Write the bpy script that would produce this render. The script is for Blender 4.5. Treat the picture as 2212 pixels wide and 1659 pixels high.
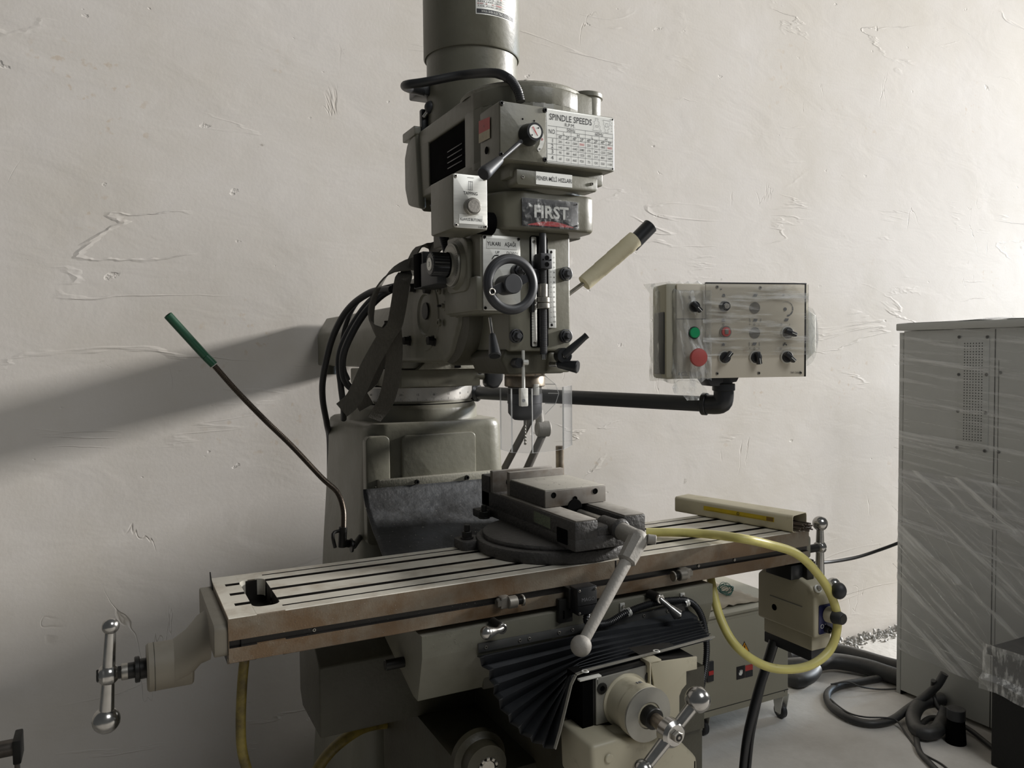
import bpy, bmesh, math, random
from mathutils import Vector as V, Matrix, noise as mnoise
random.seed(7)
S = bpy.context.scene
for o in list(bpy.data.objects): bpy.data.objects.remove(o)
# ------------------------------------------------------------------ camera
CAM = V((-0.150475, -1.30028, 1.4858))
yaw, pit, rol = math.radians(26.79), math.radians(2.283), math.radians(.565)
FW = V((math.sin(yaw)*math.cos(pit), math.cos(yaw)*math.cos(pit), -math.sin(pit)))
_R = V((math.cos(yaw), -math.sin(yaw), 0)); _U = _R.cross(FW)
RT = _R*math.cos(rol) - _U*math.sin(rol); UP = _U*math.cos(rol) + _R*math.sin(rol)
cd = bpy.data.cameras.new('camera'); cam = bpy.data.objects.new('camera', cd)
S.collection.objects.link(cam)
m = Matrix((RT, UP, -FW)).transposed().to_4x4(); m.translation = CAM
cam.matrix_world = m
cd.sensor_width = 36; cd.lens = 1700/2212*36; cd.clip_start = .02
S.camera = cam
# ------------------------------------------------------------------ world, lights, exposure
W = bpy.data.worlds.new('world'); S.world = W; W.use_nodes = True
W.node_tree.nodes['Background'].inputs[0].default_value = (.84, .88, .90, 1)
W.node_tree.nodes['Background'].inputs[1].default_value = .095
def area(name, loc, target, sx, sy, power, col):
    l = bpy.data.lights.new(name, 'AREA'); l.shape = 'RECTANGLE'; l.size = sx; l.size_y = sy
    l.energy = power; l.color = col
    o = bpy.data.objects.new(name, l); S.collection.objects.link(o)
    o.location = loc; o.rotation_euler = (V(target)-V(loc)).to_track_quat('-Z', 'Y').to_euler()
    return o
area('window_light', (24, -3.3, 7.6), (.6, 1.5, 1.45), 2.6, 2.2, 12000, (1.0, .98, .955))
area('side_door_light', (7.6, 1.05, 1.5), (2.6, 1.40, .3), .7, 2.0, 120, (.62, .80, 1.0))
area('overhead_fill_light', (1.9, -3.4, 4.9), (1.6, .3, .6), 2.2, 2.0, 95, (.97, .985, 1.0))  # unseen fill added from above the front to lift floor and cabinet
S.view_settings.view_transform = 'Standard'; S.view_settings.look = 'None'
S.view_settings.exposure = 0.0; S.view_settings.gamma = 1
S.view_settings.use_curve_mapping = False
# ------------------------------------------------------------------ helpers
def A(u, v, x=None, y=None, z=None):
    """point of the photograph's sight line on one plane of the place (x=, y= or z=)"""
    d = FW + (u-1106)/1700*RT - (v-829.5)/1700*UP
    i, val = (0, x) if x is not None else (1, y) if y is not None else (2, z)
    return CAM + d*((val-CAM[i])/d[i])
def lin(c):
    return tuple(((x/255)/12.92 if x/255 <= .04045 else ((x/255+.055)/1.055)**2.4) for x in c)
def N(nt, t, **k):
    n = nt.nodes.new(t)
    for a, b in k.items(): setattr(n, a, b)
    return n
def mat(name, col, rough=.5, metal=0., var=.12, scale=25., bump=0., bscale=120., col2=None, cover=.5, sharp=.08,
        cscale=9., spec=None, dust=0., dustcol=(168, 163, 152), stretch=(1, 1, 1), coat=0):
    M = bpy.data.materials.new(name); M.use_nodes = True; nt = M.node_tree; p = nt.nodes['Principled BSDF']
    L = nt.links.new
    co = N(nt, 'ShaderNodeTexCoord'); mp = N(nt, 'ShaderNodeMapping'); mp.inputs['Scale'].default_value = stretch
    L(co.outputs['Object'], mp.inputs[0])
    c = lin(col)
    nz = N(nt, 'ShaderNodeTexNoise'); nz.inputs['Scale'].default_value = scale; nz.inputs['Detail'].default_value = 6
    L(mp.outputs[0], nz.inputs['Vector'])
    r = N(nt, 'ShaderNodeValToRGB'); r.color_ramp.elements[0].position = .3; r.color_ramp.elements[1].position = .7
    r.color_ramp.elements[0].color = (*[x*(1-var) for x in c], 1); r.color_ramp.elements[1].color = (*[min(1, x*(1+var)) for x in c], 1)
    L(nz.outputs['Fac'], r.inputs[0]); out = r.outputs[0]
    if col2:
        n2 = N(nt, 'ShaderNodeTexNoise'); n2.inputs['Scale'].default_value = cscale; n2.inputs['Detail'].default_value = 9
        n2.inputs['Roughness'].default_value = .65
        L(mp.outputs[0], n2.inputs['Vector'])
        r2 = N(nt, 'ShaderNodeValToRGB'); r2.color_ramp.elements[0].position = cover-sharp; r2.color_ramp.elements[1].position = cover+sharp
        L(n2.outputs['Fac'], r2.inputs[0])
        mx = N(nt, 'ShaderNodeMixRGB'); L(r2.outputs[0], mx.inputs[0]); L(out, mx.inputs[1]); mx.inputs[2].default_value = (*lin(col2), 1)
        out = mx.outputs[0]
    if dust:
        g = N(nt, 'ShaderNodeNewGeometry'); sx = N(nt, 'ShaderNodeSeparateXYZ'); L(g.outputs['Normal'], sx.inputs[0])
        r3 = N(nt, 'ShaderNodeMapRange'); r3.inputs[1].default_value = .35; r3.inputs[2].default_value = .95
        r3.inputs[4].default_value = dust; L(sx.outputs[2], r3.inputs[0])
        n4 = N(nt, 'ShaderNodeTexNoise'); n4.inputs['Scale'].default_value = 60; n4.inputs['Detail'].default_value = 8
        L(co.outputs['Object'], n4.inputs['Vector'])
        ml = N(nt, 'ShaderNodeMath', operation='MULTIPLY'); L(r3.outputs[0], ml.inputs[0])
        r5 = N(nt, 'ShaderNodeMapRange'); r5.inputs[1].default_value = .3; r5.inputs[2].default_value = .6; r5.inputs[3].default_value = .6
        L(n4.outputs['Fac'], r5.inputs[0]); L(r5.outputs[0], ml.inputs[1])
        mx2 = N(nt, 'ShaderNodeMixRGB'); L(ml.outputs[0], mx2.inputs[0]); L(out, mx2.inputs[1]); mx2.inputs[2].default_value = (*lin(dustcol), 1)
        out = mx2.outputs[0]
        if metal:
            sb = N(nt, 'ShaderNodeMath', operation='MULTIPLY_ADD'); sb.inputs[1].default_value = -metal; sb.inputs[2].default_value = metal
            L(ml.outputs[0], sb.inputs[0]); L(sb.outputs[0], p.inputs['Metallic'])
    L(out, p.inputs['Base Color'])
    if not (dust and metal): p.inputs['Metallic'].default_value = metal
    rr = N(nt, 'ShaderNodeMapRange'); rr.inputs[3].default_value = max(.03, rough-.1); rr.inputs[4].default_value = min(1, rough+.12)
    L(nz.outputs['Fac'], rr.inputs[0]); L(rr.outputs[0], p.inputs['Roughness'])
    if spec is not None: p.inputs['Specular IOR Level'].default_value = spec
    if coat: p.inputs['Coat Weight'].default_value = coat
    if bump:
        n3 = N(nt, 'ShaderNodeTexNoise'); n3.inputs['Scale'].default_value = bscale; n3.inputs['Detail'].default_value = 5
        L(mp.outputs[0], n3.inputs['Vector'])
        b = N(nt, 'ShaderNodeBump'); b.inputs['Strength'].default_value = 1; b.inputs['Distance'].default_value = bump
        L(n3.outputs['Fac'], b.inputs['Height']); L(b.outputs[0], p.inputs['Normal'])
    return M
M = {}
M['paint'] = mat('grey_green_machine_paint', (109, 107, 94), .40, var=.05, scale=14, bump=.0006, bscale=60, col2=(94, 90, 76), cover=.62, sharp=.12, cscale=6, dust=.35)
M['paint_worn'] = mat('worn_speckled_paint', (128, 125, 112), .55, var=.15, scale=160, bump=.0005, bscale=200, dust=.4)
M['knee'] = mat('shaded_machine_paint', (66, 64, 51), .5, var=.1, scale=8, bump=.0006, col2=(50, 45, 30), cover=.55, sharp=.15, cscale=5)  # darker copy of the machine paint, shade of sheltered parts put into it
M['cream'] = mat('cream_machine_paint', (176, 169, 147), .45, var=.06, scale=12, col2=(134, 126, 106), cover=.66, sharp=.08, cscale=14)
M['panel'] = mat('beige_panel_sheet', (196, 188, 172), .5, var=.03, scale=6, col2=(150, 130, 104), cover=.70, sharp=.08, cscale=12)
M['bracket'] = mat('dusty_cast_bracket', (128, 121, 107), .6, var=.08, scale=14, dust=.25)
M['plate'] = mat('brushed_plate', (212, 211, 204), .38, metal=.35, var=.04, stretch=(1, 1, 12))
M['white'] = mat('white_label', (226, 226, 220), .45, var=.02)
M['ink'] = mat('black_ink', (28, 28, 30), .5)
M['ink_grey'] = mat('grey_ink', (105, 106, 108), .5)
M['ink_red'] = mat('red_ink', (190, 60, 62), .5)
M['black'] = mat('black_plastic', (30, 31, 33), .36, var=.1)
M['blackmatte'] = mat('black_dusty_plastic', (42, 43, 46), .5, var=.15, dust=.12)
M['void'] = mat('cavity_shade_black', (7, 7, 7), .95, var=0, spec=.05)  # flat black stands in for the shade inside holes and gaps
M['blacksteel'] = mat('blackened_steel', (38, 37, 35), .42, metal=.5, var=.2)
M['steel'] = mat('polished_steel', (176, 174, 170), .2, metal=.95, var=.12, scale=60)
M['steel_worn'] = mat('worn_bright_steel', (160, 156, 148), .34, metal=.85, var=.15, scale=70, dust=.35)
M['scale'] = mat('engraved_steel_ring', (190, 186, 180), .28, metal=.65, var=.06)
M['spindle'] = mat('stained_spindle_steel', (150, 140, 126), .36, metal=.75, var=.2, col2=(110, 96, 80), cover=.5, sharp=.15, cscale=22)
M['table_side'] = mat('rusty_ground_iron', (114, 105, 91), .45, metal=.25, var=.1, scale=50, col2=(98, 78, 56), cover=.50, sharp=.10, cscale=9, bump=.0003, bscale=300)
M['table_top'] = mat('ground_iron_table_top', (196, 191, 178), .42, metal=.25, var=.06, scale=8, col2=(168, 158, 142), cover=.58, sharp=.1, cscale=14)
M['slot'] = mat('dark_slot_faces', (36, 33, 30), .4, metal=.3, var=.3)  # dark tone for inner faces of slots, groove and pocket
M['vise'] = mat('dark_cast_iron', (58, 56, 54), .55, metal=.2, var=.2, scale=40, bump=.0022, bscale=130, dust=.2, dustcol=(120, 116, 110))
M['vise_ground'] = mat('ground_vise_steel', (122, 117, 110), .42, metal=.3, var=.15, scale=30, col2=(100, 88, 76), cover=.6, sharp=.12, cscale=18, dust=.55, dustcol=(172, 168, 160))
M['vise_top'] = mat('chip_strewn_vise_steel', (168, 164, 154), .5, metal=.25, var=.08, scale=30, col2=(54, 50, 46), cover=.64, sharp=.015, cscale=120)
M['dusty'] = mat('dust_covered_grey_handle', (142, 138, 131), .65, metal=.2, var=.1, bump=.0006, bscale=200)
M['rubber'] = mat('black_rubber', (44, 46, 49), .42, var=.12, scale=30, dust=.22, dustcol=(86, 88, 90))
M['chipcloth'] = mat('chip_strewn_rubber_sheet', (46, 46, 46), .6, var=.25, scale=12, bump=.0025, bscale=50, col2=(88, 90, 93), cover=.58, sharp=.16, cscale=7)
M['strip'] = mat('dark_grey_strip', (84, 84, 82), .45, metal=.3)
M['dog'] = mat('dull_steel_dog', (120, 116, 108), .4, metal=.5, var=.15)
M['armgrey'] = mat('dull_dark_pipe', (84, 80, 75), .5, metal=.2, var=.15)
M['hose_black'] = mat('black_hose', (40, 40, 40), .5, var=.15, dust=.35, dustcol=(110, 106, 98))
M['cable'] = mat('black_cable', (36, 36, 37), .45, var=.1)
M['strap'] = mat('dusty_woven_strap', (88, 85, 78), .9, var=.15, scale=300, bump=.001, bscale=500, stretch=(1, 1, .3))
M['yellow'] = mat('yellow_hose', (208, 198, 118), .4, var=.08, scale=30, dust=.3, dustcol=(206, 198, 168), col2=(150, 140, 78), cover=.68, sharp=.06, cscale=26)
M['yellow_dirty'] = mat('dirty_yellow_hose', (136, 120, 52), .5, var=.15, col2=(84, 72, 34), cover=.5, sharp=.1, cscale=14)
M['green'] = mat('green_plastic', (16, 70, 46), .4)
M['greenbtn'] = mat('green_button', (22, 140, 88), .35, var=.02)
M['redbtn'] = mat('red_button', (178, 50, 48), .4, var=.03)
M['redbtn2'] = mat('dusty_red_mushroom_button', (168, 74, 70), .55, var=.05)
M['tape'] = mat('cream_masking_tape', (196, 188, 160), .7, var=.06, bump=.0008, bscale=60)
M['cabinet'] = mat('grey_sheet_metal', (166, 167, 163), .5, var=.03, scale=3)
M['cabinet_dark'] = mat('cabinet_joint', (46, 46, 44), .7)
M['welder'] = mat('beige_sheet_metal', (150, 146, 130), .5, var=.04, scale=4)
M['paper'] = mat('crumpled_brown_paper', (148, 138, 120), .85, var=.1, bump=.002, bscale=20)
M['carton'] = mat('cream_cardboard', (190, 182, 158), .7, var=.06, scale=10, col2=(150, 138, 112), cover=.68, sharp=.1, cscale=12)
M['yprint'] = mat('yellow_print', (190, 164, 20), .5, var=.12, scale=40)
M['rod'] = mat('brown_electrode_rod', (92, 82, 74), .5, metal=.3, var=.2)
M['navy'] = mat('navy_control_face', (28, 32, 78), .35)
M['rubble'] = mat('grey_rubble', (172, 170, 166), .9, var=.2, scale=40, bump=.003, bscale=60)
M['greenwire'] = mat('green_wire', (50, 96, 84), .5)
M['red'] = mat('red_sticker', (176, 62, 60), .5)
M['sticker'] = mat('worn_beige_sticker', (176, 164, 138), .6, var=.15, scale=80)
M['dialgrey'] = mat('grey_dial', (150, 148, 140), .4, metal=.5)
M['pipe'] = mat('galvanised_pipe', (96, 90, 84), .35, metal=.6, var=.2)
M['chips'] = mat('bright_steel_chips', (210, 208, 200), .3, metal=.8)

def glassy(name, tint, alpha, rough, streak=None, glossmix=.12, base=(.75, .75, .73)):
    """thin clear sheet: mostly transparent, a little haze and gloss, optional stretched folds"""
    Mx = bpy.data.materials.new(name); Mx.use_nodes = True; nt = Mx.node_tree; nt.nodes.clear(); L = nt.links.new
    out = N(nt, 'ShaderNodeOutputMaterial'); tr = N(nt, 'ShaderNodeBsdfTransparent'); tr.inputs[0].default_value = (*tint, 1)
    pb = N(nt, 'ShaderNodeBsdfPrincipled'); pb.inputs['Base Color'].default_value = (*base, 1); pb.inputs['Roughness'].default_value = rough
    mx = N(nt, 'ShaderNodeMixShader')
    fr = N(nt, 'ShaderNodeLayerWeight'); fr.inputs[0].default_value = .25
    if streak:
        co = N(nt, 'ShaderNodeTexCoord'); mq = N(nt, 'ShaderNodeMapping'); mq.inputs['Rotation'].default_value = streak[1]; L(co.outputs['Object'], mq.inputs[0])
        mp = N(nt, 'ShaderNodeMapping'); mp.inputs['Scale'].default_value = streak[0]
        L(mq.outputs[0], mp.inputs[0]); nz = N(nt, 'ShaderNodeTexNoise'); nz.inputs['Scale'].default_value = streak[2]; nz.inputs['Detail'].default_value = 5
        nz.inputs['Roughness'].default_value = .6
        L(mp.outputs[0], nz.inputs['Vector'])
        rp = N(nt, 'ShaderNodeMapRange'); rp.inputs[1].default_value = .50; rp.inputs[2].default_value = .72; rp.inputs[3].default_value = 0; rp.inputs[4].default_value = streak[3]
        L(nz.outputs['Fac'], rp.inputs[0])
        ad = N(nt, 'ShaderNodeMath', operation='ADD', use_clamp=True); ad.inputs[1].default_value = 1-alpha; L(rp.outputs[0], ad.inputs[0])
        b = N(nt, 'ShaderNodeBump'); b.inputs['Distance'].default_value = .004; L(nz.outputs['Fac'], b.inputs['Height']); L(b.outputs[0], pb.inputs['Normal'])
        basev = ad.outputs[0]
    else:
        vv = N(nt, 'ShaderNodeValue'); vv.outputs[0].default_value = 1-alpha; basev = vv.outputs[0]
    m2 = N(nt, 'ShaderNodeMath', operation='MULTIPLY_ADD', use_clamp=True); m2.inputs[1].default_value = glossmix; L(fr.outputs['Fresnel'], m2.inputs[0]); L(basev, m2.inputs[2])
    L(m2.outputs[0], mx.inputs[0]); L(tr.outputs[0], mx.inputs[1]); L(pb.outputs[0], mx.inputs[2]); L(mx.outputs[0], out.inputs[0])
    return Mx
M['acrylic'] = glassy('clear_acrylic', (.95, .955, .96), .975, .06, glossmix=.35, base=(.25, .25, .25))
M['acrylic_edge'] = glassy('acrylic_cut_edge', (.95, .95, .95), .35, .2, glossmix=.3)
M['film'] = glassy('cling_film', (.97, .97, .96), .93, .22, ((1, 1, 11), (0, -.03, 0), 6., .8), .5)
M['film_loose'] = glassy('loose_plastic_film', (.93, .93, .91), .80, .2, ((6, 6, 1.2), (0, .2, 0), 9., .75), .8)
M['film_plate'] = glassy('nameplate_film', (.96, .96, .96), .97, .08, ((9, 9, 7), (0, .4, 0), 11., .4), .6)
M['film_cab'] = glassy('stretch_film', (.97, .97, .97), .90, .3, ((.6, .35, 7), (-.12, 0, 0), 4.2, .6), .25)
M['film_cab2'] = glassy('stretch_film_low', (.96, .96, .97), .88, .3, ((.6, .4, 8), (-.62, 0, 0), 3.4, .65), .3)

class MB:
    def __init__(s): s.v = []; s.f = []; s.m = []; s.mats = []
    def mi(s, mt):
        mt = M[mt] if isinstance(mt, str) else mt
        if mt not in s.mats: s.mats.append(mt)
        return s.mats.index(mt)
    def add(s, vs, fs, mt):
        b = len(s.v); s.v += [tuple(p) for p in vs]; i = s.mi(mt)
        for f in fs: s.f.append([b+k for k in f]); s.m.append(i)
        return s
    def bm(s, bm, mt, X=None):
        bm.verts.index_update()
        vs = [(X @ v.co) if X else v.co for v in bm.verts]
        s.add(vs, [[v.index for v in f.verts] for f in bm.faces], mt); bm.free(); return s
    def box(s, x0, x1, y0, y1, z0, z1, mt, b=.0015, seg=2, X=None):
        bm = bmesh.new(); bmesh.ops.create_cube(bm, size=1)
        for v in bm.verts: v.co = V((x0+(x1-x0)*(v.co.x+.5), y0+(y1-y0)*(v.co.y+.5), z0+(z1-z0)*(v.co.z+.5)))
        b = min(b, .45*min(abs(x1-x0), abs(y1-y0), abs(z1-z0)))
        if b > 0: bmesh.ops.bevel(bm, geom=bm.edges[:], offset=b, segments=seg, affect='EDGES', profile=.5)
        return s.bm(bm, mt, X)
    def prism(s, pts, ax, lo, hi, mt, b=0., seg=2, X=None, scale_hi=None, ctr=(0, 0)):
        """outline in the two other axes (order y,z / x,z / x,y), extruded along ax"""
        bm = bmesh.new()
        def P(p, t):
            return V((t, p[0], p[1])) if ax == 'x' else V((p[0], t, p[1])) if ax == 'y' else V((p[0], p[1], t))
        a = [bm.verts.new(P(p, lo)) for p in pts]
        q = pts if not scale_hi else [(ctr[0]+(p[0]-ctr[0])*scale_hi[0], ctr[1]+(p[1]-ctr[1])*scale_hi[1]) for p in pts]
        c = [bm.verts.new(P(p, hi)) for p in q]
        n = len(pts); bm.faces.new(a); bm.faces.new(c[::-1])
        for i in range(n): bm.faces.new((a[i], c[i], c[(i+1) % n], a[(i+1) % n]))
        bmesh.ops.recalc_face_normals(bm, faces=bm.faces[:])
        if b > 0: bmesh.ops.bevel(bm, geom=bm.edges[:], offset=b, segments=seg, affect='EDGES', profile=.5, clamp_overlap=True)
        return s.bm(bm, mt, X)
    def lathe(s, o, d, prof, mt, n=28, ref=None):
        o = V(o); d = V(d).normalized(); r = V(ref) if ref else (V((0, 0, 1)) if abs(d.z) < .9 else V((1, 0, 0)))
        e1 = (r - d*r.dot(d)).normalized(); e2 = d.cross(e1)
        vs = []; fs = []; k = len(prof)
        for i in range(n):
            t = 2*math.pi*i/n; w = e1*math.cos(t)+e2*math.sin(t)
            for (rr, h) in prof: vs.append(o+d*h+w*rr)
        for i in range(n):
            j = (i+1) % n
            for q in range(k-1):
                if prof[q][0] < 1e-7 and prof[q+1][0] < 1e-7: continue
                if prof[q][0] < 1e-7: fs.append((i*k+q, j*k+q+1, i*k+q+1))
                elif prof[q+1][0] < 1e-7: fs.append((i*k+q, j*k+q, i*k+q+1))
                else: fs.append((i*k+q, j*k+q, j*k+q+1, i*k+q+1))
        # orientation: outward
        return s.add(vs, fs, mt)
    def cyl(s, p0, p1, r, mt, r1=None, n=24, b=None):
        p0 = V(p0); p1 = V(p1); L = (p1-p0).length; r1 = r if r1 is None else r1
        b = min(.0012, L*.2, r*.3, r1*.3 if r1 > 0 else 1) if b is None else b
        return s.lathe(p0, p1-p0, [(0, 0), (r-b, 0), (r, b), (r1, L-b), (max(0, r1-b), L), (0, L)], mt, n)
    def sph(s, c, r, mt, d=(0, 0, 1), n=24, k=1.):
        return s.lathe(c, d, [(r*math.sin(math.pi*i/12), -r*k*math.cos(math.pi*i/12)) for i in range(13)], mt, n)
    def torus(s, c, d, R, r, mt, n=48, k=12):
        c = V(c); d = V(d).normalized(); rf = V((0, 0, 1)) if abs(d.z) < .9 else V((1, 0, 0))
        e1 = (rf-d*rf.dot(d)).normalized(); e2 = d.cross(e1); vs = []; fs = []
        for i in range(n):
            w = e1*math.cos(2*math.pi*i/n)+e2*math.sin(2*math.pi*i/n)
            for j in range(k):
                t = 2*math.pi*j/k; vs.append(c+w*(R+r*math.cos(t))+d*r*math.sin(t))
        for i in range(n):
            for j in range(k): fs.append((i*k+j, ((i+1) % n)*k+j, ((i+1) % n)*k+(j+1) % k, i*k+(j+1) % k))
        return s.add(vs, fs, mt)
    def tube(s, pts, r, mt, n=12, step=None, corr=0., pitch=.005, closed=False, cap=True, rf=None):
        pts = smooth(pts, step or max(.006, (r if not callable(r) else .008)*.8)) if step != 0 else [V(p) for p in pts]
        if corr: pts = resample(pts, pitch/2)
        fr = frames(pts); vs = []; fs = []; K = len(pts)
        for i, (p, (t, a, c)) in enumerate(zip(pts, fr)):
            rr = r(i/(K-1)) if callable(r) else r
            if corr: rr *= 1 if i % 2 else 1-corr
            for j in range(n):
                q = 2*math.pi*j/n; vs.append(p+a*math.cos(q)*rr+c*math.sin(q)*rr)
        for i in range(K-1):
            for j in range(n): fs.append((i*n+j, i*n+(j+1) % n, (i+1)*n+(j+1) % n, (i+1)*n+j))
        if cap: fs.append(list(range(n))[::-1]); fs.append([(K-1)*n+j for j in range(n)])
        return s.add(vs, fs, mt)
    def ribbon(s, pts, wd, w, th, mt, step=.012):
        """flat strap: wd = one width direction per control point"""
        c = smooth(pts, step); K = len(c); q = []
        for i in range(K):
            t = i/(K-1)*(len(wd)-1); a = min(int(t), len(wd)-2); q.append(V(wd[a]).lerp(V(wd[a+1]), t-a).normalized())
        vs = []; fs = []
        for i, p in enumerate(c):
            t = (c[min(K-1, i+1)]-c[max(0, i-1)]).normalized(); d = (q[i]-t*q[i].dot(t)).normalized(); nn = t.cross(d)
            for a, b in ((-1, -1), (1, -1), (1, 1), (-1, 1)): vs.append(p+d*w/2*a+nn*th/2*b)
        for i in range(K-1):
            for j in range(4): fs.append((i*4+j, i*4+(j+1) % 4, i*4+4+(j+1) % 4, i*4+4+j))
        fs += [(3, 2, 1, 0), tuple((K-1)*4+j for j in range(4))]
        return s.add(vs, fs, mt)
    def quad(s, a, b, c, d, mt): return s.add([a, b, c, d], [(0, 1, 2, 3)], mt)
    def grid(s, rows, mt, th=0):
        n = len(rows[0]); vs = [p for r in rows for p in r]; fs = []
        for i in range(len(rows)-1):
            for j in range(n-1): fs.append((i*n+j, i*n+j+1, (i+1)*n+j+1, (i+1)*n+j))
        s.add(vs, fs, mt)
        return s
    def text(s, t, o, xd, yd, size, mt, al='C', sx=1., bold=0.):
        vs, fs, w = glyphs(t, bold); o = V(o); xd = V(xd).normalized(); yd = V(yd).normalized()
        off = -w/2 if al == 'C' else (-w if al == 'R' else 0)
        return s.add([o+xd*((x+off)*size*sx)+yd*(y*size) for x, y in vs], fs, mt)
    def build(s, name, parent=None, root=None, ang=40, **kw):
        me = bpy.data.meshes.new(name)
        o = bpy.data.objects.new(name, me); S.collection.objects.link(o)
        off = V((0, 0, 0))
        if parent:
            o.parent = parent; r = parent
            while r: off = off+r.location; r = r.parent
        elif root is not None:
            o.location = root; off = V(root)
        me.from_pydata([tuple(V(p)-off) for p in s.v], [], s.f)
        for x in s.mats: me.materials.append(x)
        me.polygons.foreach_set('material_index', s.m)
        bm = bmesh.new(); bm.from_mesh(me)
        if len(bm.faces) < 60000 and not kw.get('nonormal'): bmesh.ops.recalc_face_normals(bm, faces=bm.faces[:])
        bm.to_mesh(me); bm.free()
        me.shade_smooth(); me.set_sharp_from_angle(angle=math.radians(ang))
        me.update()
        for a in ('label', 'category', 'group', 'kind'):
            if a in kw: o[a] = kw[a]
        return o
_gl = {}
def glyphs(t, bold=0.):
    if (t, bold) not in _gl:
        c = bpy.data.curves.new('t', 'FONT'); c.body = t; c.size = 1; c.resolution_u = 2; c.offset = bold
        o = bpy.data.objects.new('t', c); S.collection.objects.link(o)
        dg = bpy.context.evaluated_depsgraph_get(); me = o.evaluated_get(dg).to_mesh()
        vs = [(v.co.x, v.co.y) for v in me.vertices]; fs = [tuple(p.vertices) for p in me.polygons]
        o.evaluated_get(dg).to_mesh_clear(); bpy.data.objects.remove(o); bpy.data.curves.remove(c)
        w = max([p[0] for p in vs] or [0])
        _gl[(t, bold)] = (vs, fs, w)
    return _gl[(t, bold)]
def resample(p, step):
    out = [p[0]]; acc = 0
    for a, b in zip(p, p[1:]):
        L = (b-a).length
        if L < 1e-9: continue
        t = step-acc
        while t <= L: out.append(a+(b-a)*(t/L)); t += step
        acc = (acc+L) % step
    return out+[p[-1]]
def smooth(p, step):
    p = [V(q) for q in p]
    if len(p) < 3: return resample(p, step) if len(p) == 2 and (p[1]-p[0]).length > step*2 and step > .02 else p
    q = [p[0]*2-p[1]]+p+[p[-1]*2-p[-2]]; out = []
    for i in range(1, len(q)-2):
        a, b, c, d = q[i-1:i+3]; n = max(2, int((c-b).length/step))
        for k in range(n):
            t = k/n; out.append(.5*((2*b)+(c-a)*t+(2*a-5*b+4*c-d)*t*t+(3*b-a-3*c+d)*t**3))
    return out+[p[-1]]
def frames(p):
    T = [(p[min(len(p)-1, i+1)]-p[max(0, i-1)]).normalized() for i in range(len(p))]
    r = V((0, 0, 1)) if abs(T[0].z) < .9 else V((1, 0, 0)); a = (r-T[0]*r.dot(T[0])).normalized(); out = []
    for t in T:
        a = (a-t*a.dot(t)).normalized(); out.append((t, a, t.cross(a)))
    return out
def rrect(x0, x1, y0, y1, r, n=4):
    out = []
    for cx, cy, a in ((x1-r, y1-r, 0), (x0+r, y1-r, 90), (x0+r, y0+r, 180), (x1-r, y0+r, 270)):
        for i in range(n+1):
            t = math.radians(a+90*i/n); out.append((cx+r*math.cos(t), cy+r*math.sin(t)))
    return out
def empty(name, loc, label, cat, group=None):
    o = bpy.data.objects.new(name, None); S.collection.objects.link(o); o.location = loc; o.empty_display_size = .05
    o['label'] = label; o['category'] = cat
    if group: o['group'] = group
    return o
def base_of(parent):
    off = V((0, 0, 0)); r = parent
    while r: off = off+r.location; r = r.parent
    return off
_sc = {}
def screw(parent, p, d, r=.004, mt='blacksteel', h=.003, kind='hex', name='screw'):
    """socket or cross head screw, one shared mesh per size"""
    key = (r, mt, h, kind)
    if key not in _sc:
        b = MB(); b.lathe((0, 0, 0), (0, 0, 1), [(r, 0), (r, h*.8), (r*.88, h), (r*.5, h), (r*.5, h*.35), (0, h*.35)], mt, 14)
        if kind == 'hex': b.lathe((0, 0, h*.36), (0, 0, 1), [(0, 0), (r*.48, 0)], 'void', 6)
        if kind == 'bolt':
            b = MB(); b.lathe((0, 0, 0), (0, 0, 1), [(r*1.25, 0), (r*1.25, h*.25), (r, h*.25), (r, h*.95), (r*.9, h), (0, h)], mt, 6)
        if kind == 'cap':
            b = MB(); b.lathe((0, 0, 0), (0, 0, 1), [(r*1.15, 0), (r*1.15, h*.45), (r, h*.5)], mt, 20)
            b.lathe((0, 0, 0), (0, 0, 1), [(r*.95, h*.3), (r*.95, h*.55), (r*.6, h*.6), (r*.58, h), (0, h)], mt, 6)
            b.lathe((0, 0, 0), (0, 0, 1), [(r*.5, h*.6), (r*.5, h*1.02), (r*.42, h*1.1), (0, h*1.1)], mt, 16)
        me0 = b.build('tmp'); _sc[key] = me0.data; me0.data.name = name; bpy.data.objects.remove(me0)
    o = bpy.data.objects.new(name, _sc[key]); S.collection.objects.link(o); o.parent = parent
    o.location = V(p)-base_of(parent); o.rotation_euler = V(d).to_track_quat('Z', 'Y').to_euler()
    return o
NY = V((0, -1, 0)); NX = V((-1, 0, 0)); UZ = V((0, 0, 1)); UX = V((1, 0, 0)); UY = V((0, 1, 0))
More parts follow.
